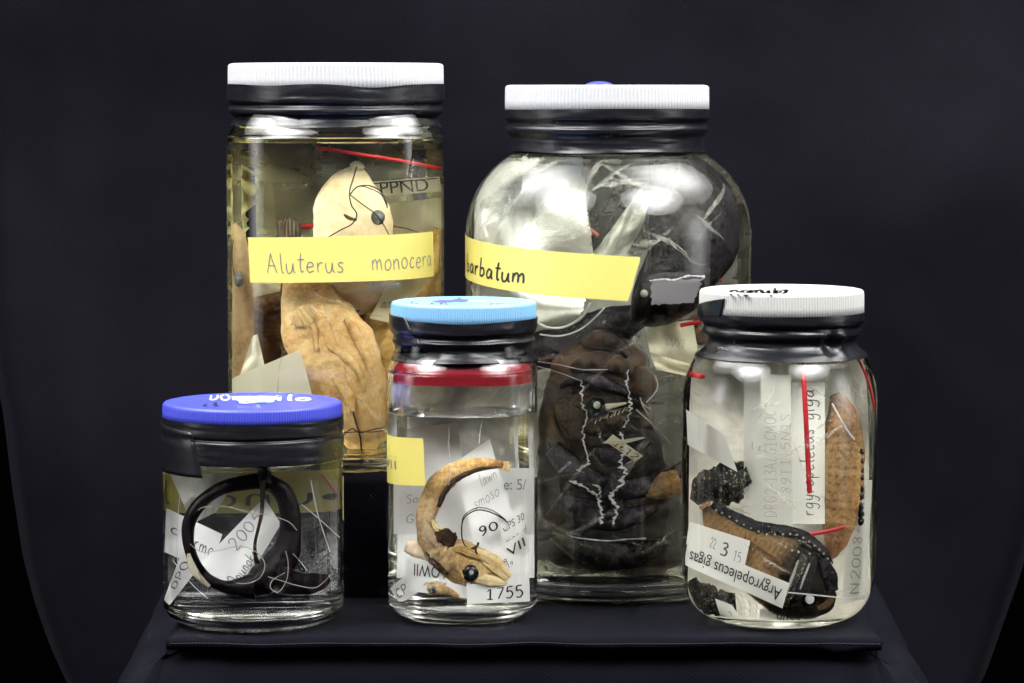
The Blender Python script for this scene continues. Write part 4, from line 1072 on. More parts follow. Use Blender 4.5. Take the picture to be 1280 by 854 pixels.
def contents_B():
    J = jarB
    single('plastic_bag', 'plastic lining added at the back of the largest jar, grey like reflected softbox light', 'plastic bag',
           sheet(J, [(600, 200), (920, 200), (932, 720), (592, 720)], 4.6, m_film('grey_reflection_film', (.55, .55, .50), .42, vary=.5, sc=.25), curl=1.5, seed=3.0, n=34, m=34), BAGS)  # added lining; grey milkiness imitates light reflected in the back of the jar
    single('plastic_bag', 'milky white crumpled bag filling the upper part of the largest jar over barbatum', 'plastic bag',
           sheet(J, [(588, 203), (726, 194), (748, 332), (590, 395)], -2.9, M_MILK, curl=2.6, seed=6.0, n=44, m=40, rag=.13, marks=[(lambda s, q=q: q) for q in folds(J, 21, 12, (600, 205, 735, 300), wmax=12, ang=(-80, -10))]), BAGS)
    single('plastic_bag', 'milky white bag folded beneath the barbatum tape beside the sky blue lid', 'plastic bag',
           sheet(J, [(588, 345), (735, 370), (725, 405), (590, 430)], -2.6, M_MILK, curl=1.6, seed=16.0, n=34, m=20, rag=.04), BAGS)
    single('plastic_bag', 'pale folded plastic strip slanting up from the barbatum tape to the black tail', 'plastic bag',
           sheet(J, [(728, 330), (802, 248), (812, 272), (760, 352)], -3.4, m_film('pale_folded_film', (.78, .79, .72), .55, vary=.4, sc=.8), curl=.9, seed=8.0, n=24, m=16, marks=[
               lambda s: strip(J, [(724, 285), (735, 290), (748, 298)], -3.0, 5, m_flat('faded_red_seal', (.5, .12, .08), .5), 'red_seal')]), BAGS)
    single('plastic_bag', 'clear crinkled bag drawn across the top of the black tail, full of bright creases', 'plastic bag',
           sheet(J, [(728, 202), (900, 204), (915, 345), (735, 330)], -99, M_FILM, gap=.35, n=24, m=18, marks=[(lambda s, q=q: q) for q in folds(J, 31, 16, (735, 205, 905, 330), wmax=9, ang=(-75, 40))]), BAGS)
    # black tail hump
    body = tube(J, [(832, 211, -2.2, 24, .5), (848, 232, -2.9, 46, 1.2), (862, 262, -3.3, 58, 1.7), (866, 298, -3.5, 58, 1.9), (852, 335, -3.5, 48, 1.7), (828, 368, -3.5, 40, 1.4), (806, 392, -3.4, 24, .9), (796, 402, -3.3, 7, .3)], M_BLACKSKIN, seed=2.0, wob=.04, nres=60, nseg=28)
    cre = [tube(J, [(848, 214, -4.6, 1.5, .08), (832, 235, -5.0, 2.2, .1), (815, 258, -4.9, 2.4, .12), (808, 285, -4.9, 2.0, .1), (812, 310, -5.0, 2.2, .1), (806, 340, -5.0, 2.0, .1)], M_INK, 'skin_crease', nres=24, nseg=8)]
    thing('preserved_fish', 'glossy black fish tail curled under the shoulder of the largest jar', 'fish', [body] + cre, 'preserved fish')
    body = tube(J, [(808, 352, -4.6, 6, .3), (805, 372, -4.8, 12, .6), (800, 390, -4.9, 13, .7), (794, 402, -4.8, 6, .3)], M_EEL, nres=20, seed=3)
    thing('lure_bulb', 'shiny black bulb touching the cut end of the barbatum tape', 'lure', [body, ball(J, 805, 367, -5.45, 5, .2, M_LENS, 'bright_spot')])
    body = tube(J, [(806, 392, -1.2, 12, .6), (775, 405, -1.5, 24, 1.0), (735, 420, -1.6, 28, 1.2), (695, 432, -1.5, 26, 1.1), (655, 448, -1.2, 20, .9), (630, 470, -.6, 16, .7)], M_BLACKSKIN, seed=5.0)
    thing('fish_fin', 'black fleshy fin band sweeping between the tail and the toothed head of the black fish', 'fin', [body], None)
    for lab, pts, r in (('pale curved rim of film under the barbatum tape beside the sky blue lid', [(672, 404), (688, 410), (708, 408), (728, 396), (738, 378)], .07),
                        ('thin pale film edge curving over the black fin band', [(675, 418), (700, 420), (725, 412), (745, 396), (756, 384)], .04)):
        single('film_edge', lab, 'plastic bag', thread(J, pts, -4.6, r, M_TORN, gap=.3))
    for x, y, r, lab in ((755, 403, 2.2, 'bright bubble on the black fin band near the barbatum tape end'), (700, 640, 1.6, 'tiny bubble low on the left of the black fish belly'), (812, 580, 1.5, 'tiny bubble right of the 1612 tag')):
        single('air_bubble', lab, 'bubble', ball(J, x, y, -99, r, .05, M_FOLD, n=10, m=6, gap=.14), 'air bubbles in the jars')
    # the big head and body
    body = tube(J, [(752, 418, -1.6, 22, .7), (752, 440, -2.2, 52, 1.4), (748, 478, -2.5, 64, 2.0), (744, 520, -2.6, 68, 2.3), (748, 560, -2.6, 76, 2.6), (755, 610, -2.3, 84, 2.8), (765, 660, -2.1, 94, 3.0), (765, 700, -2.0, 96, 2.9), (765, 728, -1.9, 80, 2.2)], M_ANGLER, seed=8.0, wob=.065, nres=100, nseg=44)
    tb = lambda p, m_, nm, sd=1, wb=.2, g=.15: tube(J, p, m_, nm, nres=44, nseg=18, seed=sd, wob=wb * .5, gap=g)
    brow = tb([(700, 484, -4.4, 3, .2), (722, 475, -4.8, 6, .35), (750, 477, -5.0, 8, .4), (775, 488, -4.95, 7, .35), (794, 498, -4.6, 3, .2)], M_PURPLESKIN, 'brow_ridge', 2)
    crest = [tb([(712, 462, -4.0, 5, .2), (738, 452, -4.5, 12, .4), (768, 456, -4.6, 13, .45), (790, 468, -4.3, 6, .25)], M_JAWBROWN, 'skull_ridge', 4, .25),
             tb([(728, 430, -3.4, 5, .2), (752, 424, -3.7, 12, .4), (775, 432, -3.6, 9, .35), (786, 446, -3.6, 4, .2)], M_ANGLER, 'skull_ridge', 6, .25)]
    cheek = [tb([(698, 500, -4.3, 6, .2), (712, 522, -4.8, 16, .45), (728, 545, -4.9, 14, .4), (745, 560, -4.8, 5, .2)], M_JAWBROWN, 'cheek', 5, .22),
             tb([(690, 520, -4.0, 4, .2), (694, 550, -4.4, 12, .4), (712, 578, -4.6, 10, .35), (728, 592, -4.5, 4, .2)], M_ANGLER, 'gill_cover', 7, .25),
             tb([(736, 512, -5.1, 2, .08), (745, 520, -5.2, 3, .1), (758, 515, -5.2, 2, .08)], M_PURPLESKIN, 'eyelid', 8, .2)]
    throat = [tb([(738, 560, -4.8, 6, .2), (762, 572, -5.1, 12, .35), (792, 566, -5.0, 8, .3), (812, 552, -4.6, 3, .15)], M_PURPLESKIN, 'throat_fold', 9, .28),
              tb([(700, 622, -4.9, 8, .25), (730, 640, -5.3, 16, .45), (775, 648, -5.3, 14, .4), (820, 634, -4.9, 6, .25)], M_PURPLESKIN, 'belly_fold', 11, .28),
              tb([(690, 668, -4.7, 6, .25), (735, 690, -5.2, 18, .45), (790, 694, -5.2, 16, .45), (840, 676, -4.5, 6, .25)], M_BLACKSKIN, 'belly_fold', 12, .28),
              tb([(772, 580, -5.0, 5, .2), (770, 610, -5.3, 9, .3), (776, 640, -5.3, 6, .25)], M_PURPLESKIN, 'belly_fold', 13, .3)]
    mou = tb([(757, 509, -5.2, 4, .1), (768, 507, -5.3, 3.2, .1), (783, 504, -5.1, 1.2, .05)], M_BONE, 'mouth_edge', 3, .1)
    jaw = tb([(728, 540, -4.8, 7, .3), (746, 534, -5.05, 13, .5), (768, 523, -5.05, 11, .45), (788, 512, -4.85, 4, .2)], M_JAWBROWN, 'lower_jaw', 6, .22)
    teeth = []
    for k in range(9):
        x = 744 + k * 4.8; y = 527 - k * 1.9
        teeth.append(wire([J.inside(x, y + 2, -5.5, .1), J.inside(x + 1.5 + (k * 7 % 5), y - 2.5 - (k * 5 % 4) * 1.4, -5.55, .1)], .032, M_BONE, 'tooth', seg=5, n=4, taper=True))
    snout = tube(J, [(790, 462, -3.6, 8, .4), (802, 475, -4.0, 17, .8), (806, 490, -4.0, 16, .7), (800, 503, -3.8, 8, .4)], M_JAWBROWN, 'snout', nres=20, nseg=14, seed=4, wob=.12)
    whis = [thread(J, [(818, 470, -4.2), (822, 482, -4.4), (818, 492, -4.5), (808, 503, -4.6)], 0, .04, M_PALE_THREAD, 'barbel'), thread(J, [(802, 503, -4.7), (808, 509, -4.8), (814, 512, -4.8)], 0, .03, M_PALE_THREAD, 'barbel'), thread(J, [(800, 497, -4.7), (803, 506, -4.8), (810, 518, -4.8)], 0, .03, M_PALE_THREAD, 'barbel')]
    pec = tube(J, [(850, 601, -4.6, 14, .5), (832, 607, -5.1, 17, .6), (815, 614, -5.1, 11, .45), (806, 618, -4.9, 4, .2)], M_ORANGEFIN, 'pectoral_fin', nres=30, nseg=14, seed=8, wob=.15)
    fold = tube(J, [(690, 560, -5.0, 12, .4), (720, 590, -5.3, 16, .5), (770, 612, -5.3, 15, .5), (830, 600, -4.8, 12, .4), (855, 580, -4.2, 6, .3)], M_PURPLESKIN, 'skin_fold', nres=30, nseg=14, seed=14, wob=.25)
    thing('preserved_fish', 'brown black deep sea fish with open toothed mouth and clouded eye', 'fish',
          [body, brow, *crest, *cheek, *throat, mou, jaw, snout, pec, fold, eye(J, 745, 507, -5.15, 11, M_BLACK_EYE, M_LENS, .5, .3)] + teeth + whis, 'preserved fish')
    tear = lambda pts, w, j, s: strip(J, pts, -99, w, M_TORN, 'torn_edge', .16, j, s)
    single('plastic_bag', 'clear bag with jagged white torn edges pressed against the front of the largest jar', 'plastic bag',
           sheet(J, [(672, 405), (850, 405), (850, 690), (672, 690)], -99, M_FILM, gap=.22, n=24, m=24, marks=[(lambda s, q=q: q) for q in folds(J, 41, 20, (675, 410, 848, 690), wmax=7)] + [
               lambda s: tear([(727, 474), (727, 490), (728, 506), (734, 522), (729, 536), (730, 552), (733, 566), (735, 580)], 1.9, 5.0, 1),
               lambda s: tear([(785, 462), (784, 480), (787, 496), (788, 512), (784, 526), (780, 534)], 1.9, 5.0, 2),
               lambda s: tear([(777, 540), (779, 552), (782, 562), (775, 575), (780, 590), (777, 606), (764, 618), (768, 630), (771, 642), (765, 655)], 3.6, 8.0, 3),
               lambda s: tear([(743, 606), (750, 612), (748, 628), (752, 640), (751, 655)], 3.0, 6.0, 4),
               lambda s: tear([(714, 671), (735, 674), (760, 676), (785, 674), (808, 673)], 1.6, 2.0, 5),
               lambda s: tear([(700, 590), (708, 582), (714, 577)], 3.4, 4.0, 6), lambda s: tear([(723, 589), (729, 583), (737, 580)], 3.4, 4.0, 7),
               lambda s: tear([(712, 601), (725, 606), (738, 614), (747, 620)], 3.0, 5.0, 8),
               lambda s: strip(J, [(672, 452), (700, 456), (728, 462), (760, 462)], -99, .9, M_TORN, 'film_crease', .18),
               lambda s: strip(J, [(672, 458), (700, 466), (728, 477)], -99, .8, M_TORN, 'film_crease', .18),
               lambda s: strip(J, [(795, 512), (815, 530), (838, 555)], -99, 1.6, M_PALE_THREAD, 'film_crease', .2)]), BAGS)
    single('paper_tag', 'lilac grey torn slip with a ragged top edge on the black tail', 'paper tag',
           sheet(J, [(812, 350), (881, 346), (868, 379), (812, 383)], -99, M_PAPER_L, gap=.2, rag=.10, marks=[
               lambda s: strip(J, [(812, 351), (830, 349), (842, 350), (860, 345), (881, 346)], -99, 3.2, M_TORN, 'torn_edge', .12, 2.0, 9)]), TAGS)
    single('paper_tag', 'small white tag reading 1612 tilted below the toothed mouth', 'paper tag',
           sheet(J, [(766, 543), (804, 570), (794, 577), (757, 552)], -99, M_PAPER_C, gap=.2, n=8, m=5, marks=[
               lambda s: put_script('1612', s, (.2, .85, .93, .2), .11, M_INK, 'lettering', 3)]), TAGS)
    single('bone_splinter', 'pale pointed splinter lying across the 1612 tag', 'splinter',
           tube(J, [(755, 553, -99, 1.2, .03), (775, 553, -99, 2.4, .05), (795, 549, -99, 2.0, .04), (806, 547, -99, .6, .02)], M_BONE, nres=18, nseg=8, gap=.12))
    single('paper_tag', 'blank cream paper behind the neck of the hatchetfish jar', 'paper tag',
           sheet(J, [(806, 407), (866, 400), (876, 462), (812, 440)], -2.4, M_PAPER_C, curl=.4, marks=[lambda s: put_script('6102', s, (.35, .62, .75, .42), .08, M_FADED, 'lettering')]), TAGS)
    single('paper_tag', 'cream paper slip curled below the blank cream one by the hatchetfish jar', 'paper tag',
           sheet(J, [(812, 441), (880, 460), (878, 474), (820, 462)], -3.0, M_PAPER_C, curl=.5, seed=4), TAGS)
    single('plastic_bag', 'clear bag with two red seals beside the shoulder of the hatchetfish jar', 'plastic bag',
           sheet(J, [(806, 350), (925, 310), (925, 420), (812, 460)], -3.2, M_FILM, curl=1.0, seed=12.0, n=22, m=18, marks=[
               lambda s: strip(J, [(882, 339), (892, 344), (902, 352)], -3.9, 4, M_RED), lambda s: strip(J, [(850, 407), (866, 404), (882, 402)], -3.4, 5, M_RED)]), BAGS)
    body = tube(J, [(856, 415, -.6, 12, .5), (875, 412, -.5, 20, .7), (900, 418, -.3, 18, .7)], M_BROWN, nres=20, seed=4)
    thing('preserved_fish', 'small brown fish lump behind the red seals of the largest jar', 'fish', [body], 'preserved fish')
    single('plastic_bag', 'crumpled pale film settled on the bottom of the largest jar', 'plastic bag',
           sheet(J, [(610, 700), (905, 700), (890, 722), (640, 722)], -4.0, m_film('settled_film', (.62, .62, .52), .4, vary=.6, sc=.8, crumple=1), curl=1.5, seed=22.0, n=30, m=10), BAGS)

def contents_C():
    J = jarC
    # coiled eel-like fish
    ring = [(318, 733, -2.2, 22, .7), (300, 734, -2.4, 15, .5), (280, 733, -2.5, 10, .4), (258, 722, -2.6, 9, .38), (242, 700, -2.7, 9, .36), (235, 670, -2.7, 10, .38), (240, 645, -2.7, 11, .4), (254, 626, -2.6, 11, .4), (276, 611, -2.5, 11, .42), (302, 604, -2.4, 12, .45), (330, 602, -2.2, 13, .5), (352, 614, -2.0, 15, .55), (362, 640, -1.9, 16, .6), (362, 668, -1.8, 18, .65), (356, 692, -1.8, 23, .75), (342, 713, -1.9, 27, .85), (325, 729, -2.0, 24, .8), (315, 741, -2.0, 10, .4)]
    ring = [(x, y, d, hw * (0.78 if hw < 14 else 0.82), hd * 0.75) for x, y, d, hw, hd in ring]
    body = tube(J, ring, M_EEL, nres=110, nseg=18, seed=3.0, wob=.07)
    tail = tube(J, [(345, 722, -2.1, 18, .6), (362, 728, -2.5, 16, .5), (382, 730, -2.7, 14, .4), (400, 727, -2.7, 11, .35), (411, 722, -2.6, 5, .2)], M_EEL, 'tail', nres=26, nseg=14, seed=7, wob=.1)
    cord = tube(J, [(329, 600, -2.8, 4, .2), (328, 622, -3.0, 2.8, .12), (327, 642, -3.1, 2.4, .10), (323, 660, -3.1, 2.1, .09), (319, 678, -3.05, 2.1, .09), (319, 694, -3.0, 2.6, .12), (322, 705, -2.8, 4, .2)], M_BLACKORGAN, 'barbel', nres=30, nseg=10)
    lure = tube(J, [(326, 586, -2.4, 5, .2), (329, 591, -2.5, 9, .35), (331, 600, -2.5, 9, .35), (333, 612, -2.4, 6, .25)], M_BLACKSKIN, 'fin_lobe', nres=16, nseg=12)
    belly = tube(J, [(236, 692, -3.15, 2, .08), (240, 708, -3.2, 5, .12), (250, 722, -3.15, 4, .1), (262, 733, -3.0, 2, .06)], M_BONE, 'bare_bone', nres=18, nseg=8)
    thing('preserved_fish', 'purple black eel-like fish coiled into a ring with a thin barbel across it', 'fish', [body, tail, cord, lure, belly], 'preserved fish')
    ht = lambda pts, d=-3.4, r=.019: thread(J, pts, d, r, M_PALE_THREAD, gap=.1)
    for lab, pts in (('pale thread looped in front of the lower part of the coiled fish', [(238, 680), (252, 690), (275, 688), (300, 683), (320, 690), (331, 705), (325, 722), (310, 729), (296, 729)]),
                     ('pale thread tied round the upper curve of the coiled fish', [(248, 638), (255, 634), (280, 633), (310, 640), (335, 644), (360, 652), (371, 663)]),
                     ('pale thread tied round the flat tail end of the coiled fish', [(335, 721), (352, 726), (368, 731), (392, 735), (405, 727), (412, 719)]),
                     ('pale upright thread tail beside the flat tail end of the coiled fish', [(357, 689), (360, 705), (358, 725), (348, 740), (338, 735), (341, 725), (356, 716)]),
                     ('short slanting pale thread end above the flat tail of the coiled fish', [(366, 692), (376, 703), (384, 714)])):
        single('thread', lab, 'thread', ht(pts, -3.5), 'pale threads in the blue lidded jar')
    single('paper_tag', 'white tag with upright faint writing slanting inside the ring of the coiled fish', 'paper tag',
           sheet(J, [(247, 708), (330, 622), (351, 655), (300, 740)], -1.0, M_PAPER, curl=.2, marks=[
               lambda s: put_script('2005', s, (.38, .42, .85, .10), .08, M_FADED, seed=3), lambda s: put_script('Opunoka', s, (.03, .90, .52, .62), .09, M_PENCIL, seed=6)]), TAGS)
    single('paper_tag', 'white tag with curly pencil writing behind the edge of the coiled fish', 'paper tag',
           sheet(J, [(208, 635), (278, 668), (262, 715), (206, 690)], -.8, M_PAPER, curl=.2, marks=[
               lambda s: put_script('c', s, (.10, .50, .25, .22), .09, M_PENCIL, seed=3), lambda s: put_script('arma', s, (.45, .62, .95, .25), .09, M_PENCIL, seed=6)]), TAGS)
    single('paper_tag', 'narrow white tag lettered DPO standing low against the wall of the blue lidded jar', 'paper tag',
           sheet(J, [(205, 750), (226, 694), (256, 700), (212, 757)], -1.4, M_PAPER, marks=[
               lambda s: put_script('DPO', s, (.30, .55, .90, .15), .11, M_PENCIL, seed=3)]), TAGS)
    single('paper_tag', 'faded paper lying flat behind the top of the coiled fish', 'paper tag',
           sheet(J, [(212, 592), (300, 592), (270, 640), (240, 655)], 1.4, M_PAPER_G, curl=.5), TAGS)
    single('plastic_bag', 'creased film added behind the coiled fish, hazed like a grey veil of light', 'plastic bag',
           sheet(J, [(206, 584), (424, 584), (422, 738), (208, 740)], 2.4, m_film('light_haze_film', (.74, .75, .76), .11, vary=.5, sc=.4, gloss=.02), curl=1.0, seed=4.0, n=30, m=24, marks=[  # added backing film; the grey veil of light is put into its colour
               lambda s: strip(J, [(402, 592), (410, 602), (420, 616)], .8, 4, m_flat('pale_red_seal', (.55, .16, .13), .5)),
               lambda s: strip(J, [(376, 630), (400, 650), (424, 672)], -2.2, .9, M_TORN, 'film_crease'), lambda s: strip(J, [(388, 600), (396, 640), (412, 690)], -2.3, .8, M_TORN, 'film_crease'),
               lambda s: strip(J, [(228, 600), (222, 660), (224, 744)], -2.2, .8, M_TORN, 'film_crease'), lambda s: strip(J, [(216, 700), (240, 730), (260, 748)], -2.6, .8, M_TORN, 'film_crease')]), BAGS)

def contents_D():
    J = jarD
    body = tube(J, [(628, 581, -1.6, 4.5, .15), (606, 580, -1.9, 7.5, .28), (584, 584, -2.0, 10.5, .38), (562, 594, -2.1, 13.5, .48), (545, 612, -2.1, 15, .52), (535, 636, -2.1, 13, .5), (533, 656, -2.1, 12.5, .5), (541, 676, -2.1, 18, .65), (558, 692, -2.1, 24, .8), (578, 703, -2.1, 27, .88), (598, 711, -2.1, 26, .85), (616, 718, -2.05, 19, .65), (630, 724, -1.95, 11, .4), (638, 728, -1.9, 4, .18)], M_AMBER, nres=130, nseg=34, seed=4.0, wob=.12)
    tb = lambda p, m_, nm, sd=1, wb=.25, g=.12: tube(J, p, m_, nm, nres=30, nseg=12, seed=sd, wob=wb, gap=g)
    jaw = [tb([(594, 690, -2.8, 4, .14), (608, 696, -2.9, 8, .22), (624, 708, -2.85, 8, .22), (637, 722, -2.6, 4, .12)], M_PALEBONE, 'upper_jaw', 2, .12),
           tb([(604, 704, -2.9, 2, .08), (618, 712, -2.95, 4, .12), (633, 724, -2.7, 2.5, .08)], M_PALEBONE, 'jaw_bone', 4, .12),
           tb([(592, 723, -2.6, 5, .2), (608, 725, -2.8, 7, .22), (622, 727, -2.7, 6, .18), (635, 730, -2.5, 2, .06)], M_PALEBONE, 'lower_jaw', 6, .15),
           tb([(574, 690, -2.9, 2, .06), (570, 706, -3.0, 3.5, .1), (580, 722, -2.85, 2, .06)], M_AMBER, 'gill_cover', 8, .2),
           tb([(566, 686, -2.85, 3, .08), (584, 690, -3.0, 7, .16), (600, 697, -2.95, 4, .1)], M_GOLD, 'skull_ridge', 9, .2)]
    patch = tb([(543, 668, -2.74, 7, .06), (557, 672, -2.86, 11, .08), (570, 677, -2.82, 7, .07)], M_BLACKORGAN, 'dark_organ', 3, .42)
    gut = [tb([(541, 650, -2.65, 2, .06), (546, 660, -2.75, 4, .1), (556, 664, -2.75, 2.4, .08)], M_PALEBONE, 'exposed_tissue', 4, .4),
           tb([(622, 584, -2.05, 1.2, .05), (598, 587, -2.3, 2.6, .08), (574, 597, -2.5, 3.2, .1), (558, 612, -2.55, 3.4, .1), (548, 634, -2.5, 2.4, .08)], M_JAWBROWN, 'gut_line', 5, .5),
           tb([(538, 606, -2.5, 1.5, .05), (530, 625, -2.55, 2.5, .07), (527, 645, -2.5, 1.5, .05)], M_PALEBONE, 'pale_skin_edge', 6, .4),
           tb([(533, 690, -2.5, 2, .06), (545, 706, -2.7, 4, .1), (560, 718, -2.7, 2, .06)], M_JAWBROWN, 'belly_edge', 7, .5)]
    gut = gut[0]; extra = [tb([(622, 584, -2.05, 1.2, .05), (598, 587, -2.3, 2.6, .08), (574, 597, -2.5, 3.2, .1), (558, 612, -2.55, 3.4, .1), (548, 634, -2.5, 2.4, .08)], M_JAWBROWN, 'gut_line', 5, .5), tb([(533, 690, -2.5, 2, .06), (545, 706, -2.7, 4, .1), (560, 718, -2.7, 2, .06)], M_JAWBROWN, 'belly_edge', 7, .5), tb([(531, 650, -2.65, 3, .08), (537, 668, -2.8, 6, .14), (546, 684, -2.85, 3, .08)], M_TAN, 'skin_patch', 8, .4)]
    tailfin = fan(J, [(626, 577), (628, 581), (626, 586)], [(640, 575), (643, 583), (638, 592)], -1.6, M_AMBER, 'tail_fin', nr=14, nt=5, ruff=.03, rays=4, ragged=.5)
    th = [thread(J, [(596, 685, -2.9), (590, 687, -3.0), (580, 680, -3.0), (577, 665, -3.0), (580, 648, -3.0), (595, 638, -2.9), (612, 640, -2.9), (628, 648, -2.9), (634, 653, -2.8)], 0, .035, gap=.08),
          thread(J, [(577, 660, -3.0), (580, 645, -3.05), (596, 635, -3.0), (615, 638, -2.95), (632, 650, -2.85)], 0, .025, gap=.08),
          thread(J, [(587, 687, -3.0), (596, 683, -3.1), (598, 678, -3.1)], 0, .06, gap=.06), thread(J, [(594, 682, -3.1), (595, 690, -3.1), (597, 697, -3.0)], 0, .05, gap=.06)]
    thing('preserved_fish', 'amber brown fish curved like a hook with a big black eye and threaded jaw', 'fish',
          [body] + jaw + [patch, gut, tailfin, eye(J, 588, 716, -2.85, 11, M_BLACK_EYE, M_GREYLENS, .36, .2)] + extra + th, 'preserved fish')
    body = tube(J, [(528, 734, -2.0, 5, .15), (540, 736, -2.2, 8, .25), (556, 738, -2.3, 6, .22), (572, 744, -2.2, 4, .15), (583, 748, -2.0, 2, .1)], M_AMBER, nres=24, nseg=12, seed=9)
    thing('preserved_fish', 'tiny pale brown fish head lying under the upside-down label of the slim jar', 'fish',
          [body, eye(J, 541, 737, -2.5, 4.5, M_GREY_EYE, M_BLACK_EYE, .5, .12), fan(J, [(529, 732), (540, 729), (555, 734)], [(532, 727), (545, 725), (560, 728)], -2.3, M_BONE, 'jaw_plate', nr=12, nt=4)], 'preserved fish')
    single('fish_scrap', 'brown and white scrap of skin by the hooked fish belly', 'fish scrap',
           tube(J, [(506, 683, -1.6, 6, .2), (520, 686, -1.7, 11, .3), (538, 694, -1.7, 10, .3), (552, 704, -1.6, 4, .15)], M_CREAM, nres=20, nseg=12, seed=3, wob=.3))
    T = lambda lab, c, d, marks, mat=M_PAPER, **k: single('paper_tag', lab, 'paper tag', sheet(J, c, d, mat, marks=marks, **k), TAGS)
    T('white label printed upside down with LOWII under the hooked fish', [(635, 755), (508, 738), (509, 699), (640, 712)], -2.3, [lambda s: put_print('OSCSCUDIS LOWII', s, (.02, .88, .93, .50), M_INK)], gap=.3)
    T('white label printed 1755 at the bottom of the slim jar', [(583, 728), (661, 713), (662, 752), (584, 756)], -2.6, [lambda s: put_script('1755', s, (.30, .84, .90, .44), .11, M_INK, 'lettering', 5, jitter=0)], gap=.25)
    T('small white tag numbered 90 hanging from the thread loop', [(586, 661), (629, 645), (636, 657), (592, 678)], -2.75, [lambda s: put_script('90', s, (.22, .86, .74, .16), .12, M_INK, 'lettering', 5, jitter=0)], gap=.25, n=8, m=6)
    T('large white sheet typed with faint lines at the back of the slim jar', [(496, 585), (668, 585), (668, 722), (494, 722)], 1.0, [lambda s: put_print('Site: 5/', s, (.68, .20, .95, .10), M_FADED), lambda s: put_print('Gear: vla', s, (.70, .55, .97, .42), M_FADED), lambda s: put_script('S: G e', s, (.06, .40, .2, .28), .1, M_FADED), lambda s: put_script('Gar', s, (.05, .56, .18, .45), .1, M_FADED)], M_PAPER)
    T('white tag with curly pencil script slanting above the thread loop', [(566, 580), (612, 549), (640, 640), (590, 668)], -.4, [lambda s: put_script('lawn', s, (.50, .50, .92, .32), .055, M_FADED, seed=5), lambda s: put_script('smoso', s, (.22, .72, .85, .54), .055, M_FADED, seed=8)])
    T('plain white tag standing at the back behind the curly script tag', [(508, 536), (572, 528), (580, 600), (512, 600)], .4, [], M_PAPER_G)
    T('white tag printed VII tilted beside the hooked fish jaw', [(600, 700), (655, 664), (662, 690), (612, 730)], -1.8, [lambda s: put_print('VII', s, (.55, .62, .95, .22), M_INK), lambda s: put_print('1:55/8', s, (.08, .80, .5, .55), M_PENCIL), lambda s: put_print('N.8/19', s, (.2, .98, .6, .8), M_PENCIL)], gap=.3)
    T('small white tag with rows of tiny print right of the number 90 tag', [(622, 650), (658, 628), (664, 668), (632, 690)], -1.2, [lambda s: put_print('CPS 30', s, (.1, .45, .85, .22), M_PENCIL), lambda s: put_script('viac d', s, (.1, .85, .85, .6), .09, M_PENCIL)], n=8, m=8)
    T('small white corner of paper lettered CP against the wall of the slim jar', [(488, 735), (512, 715), (522, 740), (500, 757)], -1.2, [lambda s: put_script('CP8', s, (.1, .7, .9, .25), .12, M_PENCIL, seed=3)], n=8, m=8)
    T('grey tag with faint print left of the hooked fish', [(492, 600), (545, 592), (540, 668), (492, 668)], -.2, [lambda s: put_script('S: t', s, (.3, .45, .9, .3), .08, M_FADED), lambda s: put_script('G r', s, (.3, .8, .9, .65), .08, M_FADED)], M_PAPER_G)
    single('air_bubble', 'round air bubble clinging under the liquid surface of the slim jar', 'bubble',
           ball(J, 651, 532, -2.2, 6.5, .22, M_FILM, 'air_bubble', n=18))
    single('plastic_bag', 'milky film added in the upper part of the slim jar, pale like reflected light', 'plastic bag',
           sheet(J, [(490, 478), (665, 478), (666, 600), (490, 600)], 2.0, m_film('slim_jar_reflection_film', (.84, .84, .84), .80, vary=.5, sc=.3), curl=.8, seed=4.0, n=26, m=20, marks=[  # added film; its pale milkiness paints the reflected light of the upper jar
               lambda s: strip(J, [(562, 535), (561, 560), (563, 585), (561, 606)], -2.9, 1.2, M_TORN, 'film_crease', .3, 1.2, 3), lambda s: strip(J, [(603, 526), (600, 540), (599, 556)], -2.9, 1.4, M_TORN, 'film_crease', .3, 1.2, 5)]), BAGS)

